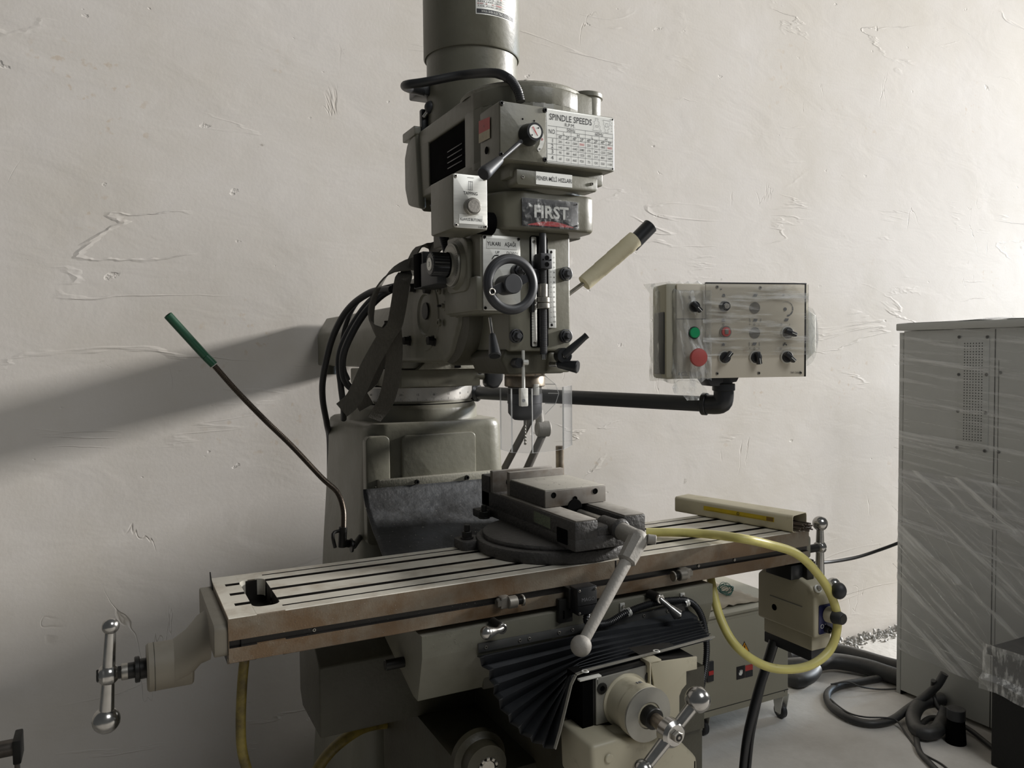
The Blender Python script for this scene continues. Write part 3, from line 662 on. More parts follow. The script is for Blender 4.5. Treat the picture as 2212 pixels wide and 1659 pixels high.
e0 = A(1126, 305, y=-.066); e1 = A(1078, 347, y=-.095); e2 = A(1043, 377, y=-.115)
b.cyl(e0, e1, .0042, 'blackmatte', r1=.0036, n=16); dd = (e2-e1).normalized(); L = (e2-e1).length
b.lathe(e1-dd*.004, dd, [(0, 0), (.0065, 0), (.0075, .004), (.0115, L*.9), (.0118, L), (.010, L+.003), (0, L+.003)], 'blackmatte', 24)
b.build('gear_lever', sb, label='black selector knob with long lever')
b = MB(); cz = [A(u, v, y=-.0525) for u, v in ((1162, 274), (1170, 280), (1175, 292), (1176, 305), (1172, 318), (1164, 328), (1160, 322), (1165, 312), (1167, 300), (1165, 288), (1159, 280))]
b.prism([(p.x, p.z) for p in cz], 'y', -.0528, -.0516, 'plate', b=0); p = A(1171, 301, y=-.053); b.torus(p, NY, .0016, .0004, 'ink_red', 16, 6)
for (u, v) in ((1165, 279), (1166, 322)): p = A(u, v, y=-.0529); b.cyl(p, p+NY*.0008, .0012, 'ink', b=0, n=10)
b.build('selector_sector', sb, label='small white crescent sector plate')
# TAPPING box
b = MB(); b.box(.371, .437, -.049, .055, 1.699, 1.792, 'paint', b=.003); b.cyl((.44, 0, 1.72), (.47, 0, 1.72), .02, 'void'); tp = b.build('tapping_box', head)
b = plate_quad(.3725, .4355, 1.7005, 1.7915, -.0488, .002, 'plate', .004)
for x in (.4045-.0035, .4045, .4045+.0035): b.box(x-.0002, x+.0002, -.0512, -.0509, 1.766, 1.781, 'ink_grey', b=0)
b.box(.4005, .4085, -.0512, -.0509, 1.780, 1.7805, 'ink_grey', b=0); b.box(.4005, .4085, -.0512, -.0509, 1.7655, 1.766, 'ink_grey', b=0); b.box(.3985, .4105, -.0512, -.0509, 1.7865, 1.787, 'ink_grey', b=0)
b.text('TAPPING', (.404, -.0511, 1.7575), UX, UZ, .0078, 'ink', sx=.85, bold=.012)
b.prism([(.382, 1.7075), (.4265, 1.7075), (.4265, 1.7235), (.382, 1.7235)], 'y', -.0516, -.0508, 'white', b=0)
b.text('KLAVUZ BUTONU', (.4043, -.0519, 1.713), UX, UZ, .0064, 'ink', sx=.78, bold=.012); b.text('5 US 02', (.424, -.0511, 1.702), UX, UZ, .004, 'ink')
b.build('tapping_plate', tp, label='plate lettered TAPPING and KLAVUZ BUTONU')
b = MB(); p = A(1018, 447, y=-.051); b.cyl(p+UY*.002, p+NY*.010, .0145, 'steel_worn', n=40); b.cyl(p+NY*.010, p+NY*.0125, .0118, 'dusty', n=40, b=.001); b.build('tapping_button', tp, label='round push button with metal collar')
for (x, z) in ((.3765, 1.7875), (.4315, 1.7875), (.3765, 1.7045), (.4315, 1.7045)): screw(tp, (x, -.051, z), NY, .0032, 'steel_worn', .0015)
# belt housing
def arc(cx, cy, r, a0, a1, n): return [(cx+r*math.cos(math.radians(a0+(a1-a0)*i/n)), cy+r*math.sin(math.radians(a0+(a1-a0)*i/n))) for i in range(n+1)]
plan = arc(.58, .09, .124, 180+15, 360-15, 16)+arc(.66, .36, .045, 0, 90, 4)+arc(.505, .36, .045, 90, 180, 5)
bh = MB(); 
win = (.098, .294, 1.8465, 1.9325)
bh.prism(plan, 'z', 1.935, 1.972, 'paint', b=.004, seg=3); bh.prism(plan, 'z', 1.826, 1.844, 'paint', b=.004, seg=3)
back = [p for p in plan if p[1] > .294]; back = sorted(back, key=lambda p: p[0])
bh.prism([(.4602, .294)]+arc(.505, .36, .045, 180, 90, 5)+arc(.66, .36, .045, 90, 0, 5)+[(.705, .294)], 'z', 1.84, 1.94, 'paint', b=.002)
bh.prism([(.4602, .098), (.4602, .058)]+arc(.58, .09, .124, 195, 345, 16)+[(.705, .098)], 'z', 1.84, 1.94, 'paint', b=.002)
bh.box(.69, .7045, .09, .30, 1.84, 1.94, 'paint', b=.001)
bh.prism([(.40, 1.826), (.44, 1.835), (.44, 1.845), (.36, 1.845), (.36, 1.80)], 'x', .47, .60, 'paint', b=.004)
# upper cap and front round cover
bh.lathe((.58, .09, 1.968), UZ, [(.122, 0), (.122, .008), (.117, .013), (.085, .016), (0, .017)], 'paint_worn', 64)
dk_ = A(1264, 208, y=.02); bh.lathe((dk_.x, .02, dk_.z-.13), UZ, [(.030, 0), (.031, .120), (.034, .122), (.034, .129), (.032, .131), (0, .131)], 'paint', 40); bh.prism([(.60, -.025), (dk_.x, -.010), (dk_.x+.030, .02), (dk_.x+.022, .08), (.66, .15), (.60, .15)], 'z', 1.845, dk_.z-.008, 'paint', b=.006, seg=3)
belt = bh.build('belt_housing', head)
for (x, y) in ((.54, .0), (.655, .01), (.62, .19), (.48, .16), (.475, .25)): screw(belt, (x, y, 1.972 if y > .15 else 1.981), UZ, .004, 'paint_worn', .006)
b = MB(); b.box(.463, .685, .0985, .2935, 1.8465, 1.9325, 'void', b=0)  # black block fills the opening in place of the housing's inner shade
for z in (1.857, 1.868, 1.879, 1.890): b.box(.4605, .464, .115, .19, z, z+.0022, 'black', b=.0005)
b.build('belts_and_window_shade', belt, label='black belts on a black block standing for the shade inside the window')
b = MB()
a = [A(1034, 262, x=.459), A(1058, 252, x=.459), A(1058, 278, x=.459), A(1034, 290, x=.459)]; b.add(a+[p+UX*.001 for p in a], [(0, 1, 2, 3)], 'red')
a = [A(1034, 290, x=.459), A(1058, 278, x=.459), A(1058, 298, x=.459), A(1034, 310, x=.459)]; b.add(a, [(0, 1, 2, 3)], 'sticker')
b.text('A', A(1045, 275, x=.4586), -UY, UZ, .006, 'ink'); b.build('warning_sticker', belt, label='worn red and beige warning sticker')
b = MB(); p = A(1051, 325, x=.4595); b.cyl(p, p+NX*.0005, .0068, 'void', b=0, n=24); b.build('vent_hole', belt)
b = MB(); p = A(930, 232, y=.33); q = A(909, 268, y=.35); q1 = A(927, 238, y=.35); b.box(q.x, q1.x, .345, .36, q.z-.03, q1.z, 'black', b=.003); b.cyl(p+V((-.012, .012, -.02)), p, .004, 'steel'); b.sph(p, .0135, 'blackmatte', n=28); b.build('belt_tension_lever', belt, label='black ball on a short post')
b = MB(); b.prism(rrect(.35, .43, 1.965, 1.985, .004), 'x', .45, .47, 'paint', b=.004); b.prism([(.33, 1.80), (.41, 1.82), (.43, 1.86), (.43, 1.93), (.41, 1.96), (.38, 1.97), (.35, 1.97)], 'x', .452, .470, 'paint', b=.008, seg=3); b.build('housing_lug', belt)
# motor
b = MB(); b.lathe((XC, .33, 0), UZ, [(0, 1.965), (.099, 1.965), (.101, 1.972), (.1005, 2.125), (.102, 2.138)], 'paint', 72)
b.lathe((XC, .33, 0), UZ, [(.099, 2.140), (.1045, 2.134), (.107, 2.137), (.107, 2.42), (.10, 2.45), (.05, 2.46), (0, 2.46)], 'paint', 72)
motor = b.build('motor', mill, label='tall cylindrical grey motor')
b = MB()
def mp(t, z, r=.1076): return V((XC+r*math.sin(math.radians(t)), .33-r*math.cos(math.radians(t)), z))
t0, t1, za, zb = -18, 27, 2.196, 2.275
def patch(ta, tb_, z0, z1, m_, r): 
    n = 8; lo = [mp(ta+(tb_-ta)*i/n, z0, r) for i in range(n+1)]; hi = [mp(ta+(tb_-ta)*i/n, z1, r) for i in range(n+1)]
    b.grid([lo, hi], m_)
T0, T1 = -19, 34
patch(T0, T1, 2.196, 2.29, 'plate', .1074); patch(T0+1, T1-1, 2.198, 2.207, 'ink', .1077); patch(T0+18, T1-1, 2.251, 2.262, 'ink', .1077)
def ctext(t, z, s_, m_, c, w):
    vs, fs, ww = glyphs(t); sc = w/ww; b.add([mp(c+(x-ww/2)*sc, z+y*s_, .1079) for x, y in vs], fs, m_)
ctext('HWA SHIN ELECTRIC CO., LTD.', 2.1998, .0075, 'white', (T0+T1)/2, 40)
for k in range(8):
    z = 2.212+k*.0048
    patch(T0+2, T1-2, z-.0006, z-.0003, 'ink_grey', .1077)
    ctext(('TYPE  FVHD  4P/2P', 'HP 3   V 380', 'RPM 1430  2870', 'AMP 5.2  4.8', 'HZ 50  PH 3', 'INS E   RATING CONT', 'BRG 6206', 'NO 8041')[k], z, .0036, 'ink_red' if k % 3 == 1 else 'ink', T0+17, 30)
ctext('MOTOR', 2.2535, .008, 'white', T0+35, 26)
b.build('motor_plate', motor, label='metal rating plate with a black footer')
b = MB(); q = A(893, 210, y=.36); q1 = A(925, 186, y=.36); b.box(q.x, .50, .33, .39, q.z, q1.z, 'black', b=.004); b.build('terminal_box', motor)
b = MB(); c_ = [A(915, 200, y=.35), A(885, 192, y=.26), A(876, 184, y=.17), A(920, 177, y=.13), A(1000, 162, y=.10), A(1070, 158, y=.02), A(1100, 170, y=-.01), A(1118, 195, y=-.03), A(1125, 220, y=-.036)]
b.tube(c_[:7], .0085, 'cable', 14); b.tube(c_[5:], .0083, 'cable', 14, corr=.13, pitch=.004); b.build('motor_conduit', motor, label='black flexible conduit arching to the gear box')
# ---------------------------------------------------------------- table
T = 1.07
def prof(slots, gut):
    """cross-section y,z of the table; slots are T shaped"""
    p = [(.0, .998), (.0, 1.0215), (.012, 1.0225), (.012, 1.0325), (.0, 1.0335), (.0, 1.0688), (.0012, T)]
    def sl(y):
        if slots: return [(y-.0072, T), (y-.0072, 1.052), (y-.012, 1.052), (y-.012, 1.043), (y+.012, 1.043), (y+.012, 1.052), (y+.0072, 1.052), (y+.0072, T)]
        return []
    if gut: p += [(.024, T), (.024, 1.066), (.030, 1.066), (.030, T)]
    for y in (.068, .130, .192): p += sl(y)
    if gut: p += [(.226, T), (.226, 1.066), (.232, 1.066), (.232, T)]
    p += [(.2528, T), (.254, 1.0688), (.254, .998), (.225, .992), (.225, .986), (.03, .986), (.03, .998)]
    return p
def table_mesh(mb, sl, gut, x0, x1):
    p = prof(sl, gut); n = len(p)
    vs = [(x0, y, z) for y, z in p]+[(x1, y, z) for y, z in p]
    for i in range(n):
        j = (i+1) % n; a, c = p[i], p[j]
        if abs(a[1]-T) < .0015 and abs(c[1]-T) < .0015: mt = 'table_top'
        elif a[1] > 1.04 and c[1] > 1.04 and .02 < a[0] < .24: mt = 'slot'
        elif abs(a[0]-.012) < .002 and abs(c[0]-.012) < .002 or (abs(a[1]-c[1]) < .0015 and a[0] < .02 and c[0] < .02): mt = 'slot'
        else: mt = 'table_side'
        mb.add([vs[i], vs[j], vs[n+j], vs[n+i]], [(0, 1, 2, 3)], mt)
    bm = bmesh.new()
    for x in (x0, x1):
        f = bm.faces.new([bm.verts.new((x, y, z)) for y, z in p])
    bmesh.ops.triangulate(bm, faces=bm.faces[:]); mb.bm(bm, 'slot' if x1 < .05 or x0 > .05 else 'table_side')
b = MB()
table_mesh(b, False, False, 0, .018); table_mesh(b, True, False, .018, .043)
table_mesh(b, True, True, .088, 1.27)
# pocket section: front strip, back strip, floor
b.prism([(.0, .998), (.0, 1.0215), (.012, 1.0225), (.012, 1.0325), (.0, 1.0335), (.0, 1.0688), (.0012, T), (.038, T), (.038, .998)], 'x', .043, .088, 'table_side')
b.prism([(.210, .998), (.210, T), (.2528, T), (.254, 1.0688), (.254, .998)], 'x', .043, .088, 'table_side')
b.add([(.043, .0012, T+.0001), (.088, .0012, T+.0001), (.088, .038, T+.0001), (.043, .038, T+.0001)], [(0, 1, 2, 3)], 'table_top')
b.add([(.043, .21, T+.0001), (.088, .21, T+.0001), (.088, .2528, T+.0001), (.043, .2528, T+.0001)], [(0, 1, 2, 3)], 'table_top')
b.box(.04, .09, .03, .225, .998, 1.03, 'slot', b=0); b.box(.0428, .0882, .0378, .0385, 1.02, T-.002, 'slot', b=0); b.box(.0428, .0882, .2095, .2102, 1.02, T-.002, 'slot', b=0)
for (cx, sx) in ((.043, 1), (.088, -1)):        # rounded pocket corners
    for (cy, sy) in ((.038, 1), (.210, -1)):
        pts = [(cx, cy)]+[(cx+sx*.016*(1-math.cos(t)), cy+sy*.016*(1-math.sin(t))) for t in [math.pi/2*i/6 for i in range(7)]]
        b.prism(pts, 'z', 1.04, T+.0001, 'table_top')
b.box(-.001, 0, 0, .254, 1.0, T, 'table_side', b=0)
table = b.build('table', mill)
b = MB(); b.box(.0, 1.27, .006, .0135, 1.0218, 1.0332, 'slot', b=0)
for x in (.135, .95, 1.05): b.lathe((x, .006, 1.0275), NY, [(.0028, .0), (.0028, .002), (.0014, .002)], 'steel_worn', 14)
b.build('stop_groove', table, label='dark groove along the front edge')
# left end bracket and crank
b = MB(); b.prism(rrect(.004, .246, 1.006, 1.060, .012), 'x', -.022, -.0005, 'bracket', b=.004)
b.prism([(.246, 1.055), (.20, 1.055), (.246, 1.084)], 'x', -.003, -.001, 'blacksteel', b=0)
K = []
for t, r, zc, yc in ((0, .050, 1.012, .127), (.25, .046, 1.006, .127), (.6, .043, .985, .127), (1, .0395, .972, .127)):
    x = -.020-t*.055; K.append([(x, yc+r*1.25*(1-.2*t)*math.cos(a), zc-.004+r*math.sin(a)*(.78+.2*t)) for a in [2*math.pi*i/28 for i in range(28)]])
vs = [p for k in K for p in k]; b.add(vs, [(q*28+i, q*28+(i+1) % 28, (q+1)*28+(i+1) % 28, (q+1)*28+i) for q in range(3) for i in range(28)], 'bracket')
b.cyl((-.045, .127, .968), (-.116, .127, .968), .039, 'bracket', n=48, b=.003); b.lathe((-.104, .127, .968), NX, [(.0394, 0), (.0394, .001)], 'knee', 48)
bracket = b.build('end_bracket', mill, label='dusty cast bearing bracket at the left end')
b = MB(); b.cyl((-.10, .127, .968), (-.128, .127, .968), .0165, 'blacksteel'); b.cyl((-.126, .127, .968), (-.134, .127, .968), .021, 'blacksteel', n=32); b.cyl((-.13, .127, .968), (-.145, .127, .968), .013, 'blacksteel')
b.cyl((-.143, .127, .968), (-.154, .127, .968), .0135, 'steel_worn'); b.cyl((-.15, .127, .968), (-.19, .127, .968), .0105, 'blacksteel', n=6); b.build('leadscrew_end', bracket)
def crank(name, hub, ax, up, Lu, Ld, ru, rd, rh, parent, label, rb=.0095, r2=.012):
    b = MB(); hub = V(hub); up = V(up).normalized()
    b.cyl(hub-V(ax)*.011, hub+V(ax)*.011, rh, 'steel', n=32, b=.003); b.sph(hub, rh*1.06, 'steel', d=up)
    b.cyl(hub, hub+up*Lu, r2*.86, 'steel', r1=rb*.86, n=20); b.cyl(hub, hub-up*Ld, rb, 'steel', r1=r2, n=20)
    b.sph(hub+up*Lu, ru, 'steel', n=32); b.sph(hub-up*Ld, rd, 'steel', n=32)
    p = hub+V(ax)*.012
    return b, p
hl = A(234, 1458, y=.127)
b, p = crank('c', (hl.x, .127, .968), (-1, 0, 0), A(250, 1346, y=.122)-A(240, 1557, y=.132), .081, .077, .0135, .0215, .0165, bracket, '')
b.build('ball_crank', bracket, label='polished two-ball crank handle')
# right end bracket and crank
b = MB(); b.prism([(.01, 1.0), (.245, 1.0), (.245, 1.055), (.21, 1.068), (.05, 1.068), (.01, 1.05)], 'x', 1.2705, 1.290, 'paint', b=.006, seg=3)
b.lathe((1.288, .127, .985), UX, [(0, 0), (.04, 0), (.036, .03), (.030, .075), (0, .075)], 'paint', 40); b.box(1.225, 1.27, .01, .09, .955, .990, 'black', b=.003); b.box(1.262, 1.285, -.002, .02, .95, 1.0, 'blacksteel', b=.002)
br = b.build('right_end_bracket', mill)
hr = A(1771, 1182, y=.10)
b, p = crank('c', hr, (1, 0, 0), UZ, .060, .100, .0185, .019, .0145, br, ''); b.cyl(hr-UX*.09, hr-UX*.008, .010, 'blacksteel'); b.build('ball_crank', br, label='polished crank handle at the right end')
b = MB(); p = A(1800, 1262, y=.12); b.sph(p, .017, 'steel', n=32); b.cyl(p, p+V((-.03, 0, -.05)), .006, 'steel'); b.build('rear_ball_knob', br, label='bright ball behind the yellow hose')
# dogs in the groove
for (u, v, sg) in ((1088, 1300, 1), (1478, 1238, -1)):
    c = A(u, v, y=-.006); b = MB(); b.cyl(c+V((-.016*sg, -.002, 0)), c+V((-.002*sg, -.002, 0)), .009, 'dog', n=6)
    b.box(min(c.x-.010*sg, c.x+.010*sg), max(c.x-.010*sg, c.x+.010*sg), -.016, .01, c.z-.011, c.z+.011, 'dog', b=.003)
    b.cyl(c+V((.004*sg, -.008, 0)), c+V((.022*sg, -.008, 0)), .0115, 'dog'); 
    for k in range(4): b.cyl(c+V(((.022+.0028*k)*sg, -.008, 0)), c+V(((.0243+.0028*k)*sg, -.008, 0)), .007, 'blacksteel', n=16)
    b.cyl(c+V((.033*sg, -.008, 0)), c+V((.037*sg, -.008, 0)), .0105, 'steel_worn'); b.build('stop_dog', table, label='dusty adjustable stop dog')
# ---------------------------------------------------------------- saddle and knee
b = MB(); b.prism([(.0, .985), (.0, .945), (.026, .858), (.05, .858), (.28, .935), (.42, .960), (.42, .985)], 'x', .322, .985, 'paint', b=.0015)
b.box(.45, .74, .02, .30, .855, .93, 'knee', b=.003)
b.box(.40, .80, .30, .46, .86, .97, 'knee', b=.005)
saddle = b.build('saddle', mill)
b = MB(); b.prism([(.24, .90), (.24, .96), (.285, .975), (.32, .975), (.32, .90)], 'z', .88, .985, 'knee')
b = MB(); b.cyl((.285, .10, .905), (.324, .10, .905), .010, 'blacksteel'); b.build('gib_screw', saddle)
b = MB(); b.box(.43, .905, -.004, .001, .9375, .9535, 'strip', b=.001); st = b.build('bellows_strip', saddle, label='dark screwed strip holding the bellows')
for x in (.445, .515, .535, .60, .63, .80, .86): screw(saddle, (x, -.004, .9455+ (x-.43)*.004), NY, .0033, 'steel_worn', .0022)
def lock(u, v, u2, v2, lab):
    c = A(u, v, y=-.028); e = A(u2, v2, y=-.05); b = MB(); b.cyl((c.x-.006, .0, c.z+.004), c, .0095, 'blacksteel'); b.cyl(c, c+NY*.006, .0095, 'steel'); b.cyl(c+NY*.006, c+NY*.0065, .005, 'void', b=0, n=6)
    b.tube([c+NY*.002, c.lerp(e, .45)+NY*.004, e], lambda t: .0058+.0*t if t < .5 else .0058+.006*(t-.5)/.5, 'steel', 14); b.sph(e, .0118 if u2 < u else .0085, 'steel'); return b.build('lock_lever', saddle, label=lab)
lock(1083, 1357, 1051, 1367, 'polished lever pointing left'); lock(1424, 1293, 1464, 1328, 'polished lever pointing down right')
c = A(1262, 1292, y=-.03)
b = MB(); b.box(c.x-.022, c.x+.022, -.042, -.012, c.z-.028, c.z+.024, 'black', b=.002, X=Matrix.Translation(c) @ Matrix.Rotation(math.radians(-2), 4, 'Y') @ Matrix.Translation(-c))
b.box(c.x-.045, c.x-.015, -.012, .0, c.z-.048, c.z-.002, 'blacksteel', b=.001); b.box(c.x-.037, c.x-.033, -.0125, -.0115, c.z-.04, c.z-.024, 'void', b=0)
b.box(c.x-.028, c.x+.0, -.02, -.0, c.z-.02, c.z+.02, 'blacksteel', b=.002)
b.text('MAGO', (c.x+.001, -.0424, c.z-.002), UX, UZ, .010, 'ink_grey'); b.box(c.x-.021, c.x+.021, -.0423, -.0420, c.z-.0105, c.z-.0095, 'void', b=0)
ls = b.build('limit_switch', saddle, label='black box-shaped limit switch')
for dx, dz in ((-.018, .019), (.018, .019), (.018, -.024), (-.018, -.024)): screw(saddle, c+V((dx, -.012, dz)), NY, .0024, 'steel_worn', .001)
b = MB(); cp = [A(1268, 1325, y=-.03), A(1270, 1345, y=-.03), A(1310, 1347, y=-.022), A(1350, 1325, y=-.018), A(1400, 1306, y=-.016), A(1450, 1297, y=-.015), A(1490, 1300, y=-.014), A(1515, 1330, y=-.014), A(1526, 1385, y=-.014), A(1524, 1440, y=-.016), A(1512, 1500, y=-.02), A(1500, 1550, y=-.02), A(1488, 1620, y=-.02), A(1480, 1680, y=-.02)]
b.tube(cp, .0072, 'black', 14, corr=.16, pitch=.0042)
b.build('corrugated_conduit', saddle, label='black corrugated conduit clipped to the saddle')
for (u, v, lx, ly) in ((1357, 1323, 1344, 1309), (1482, 1302, 1474, 1287)):
    p = A(u, v, y=-.016); q = A(lx, ly, y=-.003); b = MB(); b.torus(p, (1, 0, .25), .0082, .0012, 'plate', 24, 8); b.lathe(p-V((.005, 0, .001)), (1, 0, .25), [(.0084, 0), (.0084, .010)], 'plate', 24)
    b.box(q.x-.005, q.x+.006, -.004, -.0, q.z-.012, q.z+.006, 'plate', b=.001); b.lathe(q+NY*.004, NY, [(.0035, 0), (.003, .002), (0, .002)], 'steel_worn', 12); b.build('conduit_clip', saddle)
# knee
b = MB(); 
xk = .245
pc = A(692, 1597, y=.25); pt_ = A(692, 1443, y=.25)
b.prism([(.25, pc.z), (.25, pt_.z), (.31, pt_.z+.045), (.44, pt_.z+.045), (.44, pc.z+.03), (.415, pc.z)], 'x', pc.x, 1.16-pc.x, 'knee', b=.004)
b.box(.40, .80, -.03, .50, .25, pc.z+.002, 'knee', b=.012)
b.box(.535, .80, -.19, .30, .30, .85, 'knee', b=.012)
b.prism([(.655, -.20), (.655, -.13), (.79, -.13), (.79, -.20)], 'z', .80, .915, 'knee')
knee = b.build('knee', mill)
ec = A(1052, 1657, y=-.07)
b = MB(); b.lathe((ec.x, -.028, ec.z), NY, [(.052, 0), (.050, .012), (.045, .014), (.039, .018), (.038, .042), (.018, .046), (.018, .038), (0, .038)], 'knee', 56); b.cyl((ec.x, -.063, ec.z), (ec.x, -.075, ec.z), .0135, 'steel_worn')
for i in range(10):
    t = 2*math.pi*i/10; b.box(-.003, .003, -.077, -.067, .014, .019, 'steel_worn', b=.0005, X=Matrix.Translation((ec.x, 0, ec.z)) @ Matrix.Rotation(t, 4, 'Y'))
b.build('elevation_clutch', knee, label='round boss with toothed clutch')
# cross feed plate, dial and crank
YP = -.205
b = MB(); b.prism([(.548, .805), (.690, .805), (.690, .948), (.548, .944)], 'y', YP, YP+.03, 'blacksteel', b=.003)
b.prism([(.552, .862), (.688, .862), (.688, .945), (.552, .941)], 'y', YP-.004, YP, 'dialgrey', b=.002); b.box(.528, .548, YP-.0, YP+.05, .83, .945, 'void', b=0)
fp = b.build('cross_feed_plate', knee, label='grey bearing plate with large socket screws')
for (u, v) in ((1300, 1487), (1403, 1461)): screw(fp, A(u, v, y=YP-.004), NY, .0098, 'blacksteel', .002)
dc = A(1352, 1512, y=YP-.004)
b = MB(); b.lathe((dc.x, YP, dc.z), NY, [(.046, 0), (.046, .006), (.042, .008), (.0415, .042), (.044, .044), (.044, .062), (.040, .066), (.020, .068), (0, .068)], 'cream', 64)
b.box(dc.x+.004, dc.x+.008, YP-.044, YP-.034, dc.z+.041, dc.z+.0425, 'ink_grey', b=0); b.box(dc.x-.001, dc.x+.001, YP-.044, YP-.034, dc.z+.041, dc.z+.0425, 'ink_grey', b=0)
b.prism([(dc.x-.05, .80), (dc.x+.02, .80), (dc.x+.02, .86), (dc.x-.046, .86)], 'y', YP-.036, YP-.006, 'cream', b=.005)
b.lathe((dc.x, YP-.0665, dc.z), NY, [(.0445, -.002), (.0445, .001), (.022, .003)], 'dialgrey', 64)
b.build('graduated_collar', knee, label='cream collar behind the crank')
hy = YP-.125; hub = A(1452, 1583, y=hy)
hub = V((dc.x+.002, hy, A(1452, 1583, y=hy).z))
b = MB(); b.cyl((dc.x, YP-.06, dc.z), (dc.x, YP-.085, dc.z), .0175, 'blacksteel'); b.cyl((dc.x, YP-.08, dc.z), (hub.x, hy+.008, hub.z), .011, 'spindle')
b.cyl(hub+UY*.016, hub+NY*.0105, .0215, 'steel', n=40, b=.005); b.cyl(hub+NY*.010, hub+NY*.018, .0092, 'steel_worn', n=6); b.cyl(hub+NY*.018, hub+NY*.0183, .006, 'blacksteel', b=0, n=20); b.cyl(hub+NY*.0183, hub+NY*.0186, .0025, 'steel_worn', b=0, n=12)
e1 = A(1507, 1511, y=hy); dd = (e1-hub).normalized(); L = (e1-hub).length
b.cyl(hub, e1, .0085, 'steel', r1=.0105, n=24); b.cyl(hub, hub-dd*L*1.05, .0105, 'steel', r1=.0085, n=24); b.sph(e1, .0205, 'steel', n=36); b.sph(hub-dd*L*1.08, .0165, 'steel', n=36)
b.build('cross_feed_crank', knee, label='polished crank with a large and a small ball')
# cream bracket plate and lower drive box
pl = [(1405, 1432), (1505, 1418), (1505, 1445), (1482, 1450), (1482, 1478), (1472, 1490), (1467, 1503), (1467, 1560), (1430, 1600), (1418, 1520)]
pq = [A(u, v, y=-.215) for u, v in pl]
b = MB(); b.prism([(p.x, p.z) for p in pq], 'y', -.216, -.212, 'cream', b=.0006); b.add([pq[0]+V((.005, .002, -.001)), pq[1]+V((-.002, .002, -.001)), pq[1]+V((-.002, .075, .001)), pq[0]+V((.005, .075, .001))], [(0, 1, 2, 3)], 'blacksteel')
b.box(pq[0].x-.004, pq[0].x+.022, -.217, -.19, pq[0].z-.0, pq[0].z+.003, 'cream', b=.0008); b.box(pq[0].x-.003, pq[0].x, -.217, -.19, pq[0].z-.10, pq[0].z+.001, 'cream', b=.0008)
b.build('cream_cover_plate', knee, label='cream sheet cover with a stepped edge')
b = MB(); q = [A(1276, 1612, y=-.26), A(1330, 1596, y=-.26), A(1468, 1598, y=-.26), A(1506, 1636, y=-.26), A(1508, 1720, y=-.26), A(1280, 1720, y=-.26)]
b.prism([(p.x, p.z) for p in q], 'y', -.262, -.16, 'cream', b=.008, seg=3); p = A(1314, 1637, y=-.262); b.cyl(p+UY*.002, p+NY*.004, .0075, 'cream'); b.box(q[3].x-.008, q[3].x-.006, -.2625, -.2615, q[4].z, q[3].z-.004, 'void', b=0)
b.build('drive_box', knee, label='cream gearbox below the crank')
# ---------------------------------------------------------------- bellows: fan of pleats from the saddle to the knee front
def at3(u, v, y): return A(u, v, y=y)
npl = 9
Ls = [(1034, 1402), (1036, 1420), (1058, 1447), (1068, 1480), (1078, 1512), (1098, 1545), (1120, 1572), (1146, 1594), (1172, 1608), (1198, 1618)]
Ms = [(1240, 1360), (1240, 1376), (1246, 1398), (1250, 1415), (1252, 1424), (1252, 1432), (1248, 1438), (1244, 1444), (1238, 1450), (1236, 1458)]
M2 = [(1262, 1355), (1266, 1370), (1272, 1388), (1278, 1402), (1282, 1412), (1284, 1420), (1284, 1427), (1284, 1434), (1280, 1441), (1275, 1450)]
Rs = [(1480, 1300), (1508, 1333), (1518, 1342), (1520, 1348), (1522, 1354), (1526, 1359), (1531, 1363), (1535, 1368), (1537, 1374), (1538, 1380)]
rows = []
for k in range(npl+1):
    y = -.004-.185*k/npl
    def lin3(s):
        # along the fold: L -> M -> M2 -> R
        a, m_, m2, r_ = [at3(*q[k], y) for q in (Ls, Ms, M2, Rs)]
        if s < .4: return a.lerp(m_, s/.4)
        if s < .5: return m_.lerp(m2, (s-.4)/.1)
        return m2.lerp(r_, (s-.5)/.5)
    rows.append([lin3(i/40) for i in range(41)])
full = []
for k in range(npl):
    full.append(rows[k])
    mid = []
    for i, (p, q) in enumerate(zip(rows[k], rows[k+1])):
        c = p.lerp(q, .45); nrm = V((.2, .8, -.5)).normalized(); dep = .030 if i < 14 else .030-.018*min(1, (i-14)/10)
        mid.append(c+nrm*dep)
    full.append(mid)
full.append(rows[-1])
fine = []
for a, c in zip(full, full[1:]): fine += [a, [p.lerp(q, .12) for p, q in zip(a, c)], [p.lerp(q, .88) for p, q in zip(a, c)]]
fine.append(full[-1])
b = MB(); b.grid(fine, 'rubber'); bel = b.build('bellows', mill, label='black pleated rubber way cover', ang=25)
md = bel.modifiers.new('s', 'SOLIDIFY'); md.thickness = .0016
b = MB(); ra = [A(1544, 1377, y=-.196), A(1420, 1411, y=-.196), A(1268, 1450, y=-.196), A(1246, 1459, y=-.196), A(1236, 1480, y=-.196), A(1212, 1580, y=-.196), A(1201, 1618, y=-.196)]
for p, q in zip(ra, ra[1:]):
    d = (q-p).normalized(); n2 = V((d.z, 0, -d.x)); 
    if n2.z > 0: n2 = -n2
    if abs(d.x) < abs(d.z): n2 = V((1, 0, 0))
    vs = [p+UY*.005, q+UY*.005, q+NY*.001, p+NY*.001]; b.add(vs+[v-n2*.002 for v in vs], [(0, 1, 2, 3), (4, 5, 6, 7), (0, 1, 5, 4), (1, 2, 6, 5), (2, 3, 7, 6), (3, 0, 4, 7)], 'dialgrey')
p = A(1264, 1453, y=-.2); b.lathe(p+UZ*.002, (0, 0, 1), [(.0065, 0), (.006, .001), (.003, .001)], 'plate', 20)
p = A(1418, 1409, y=-.2); b.lathe(p+UZ*.002, (0, 0, 1), [(.0065, 0), (.006, .001), (.003, .001)], 'plate', 20)
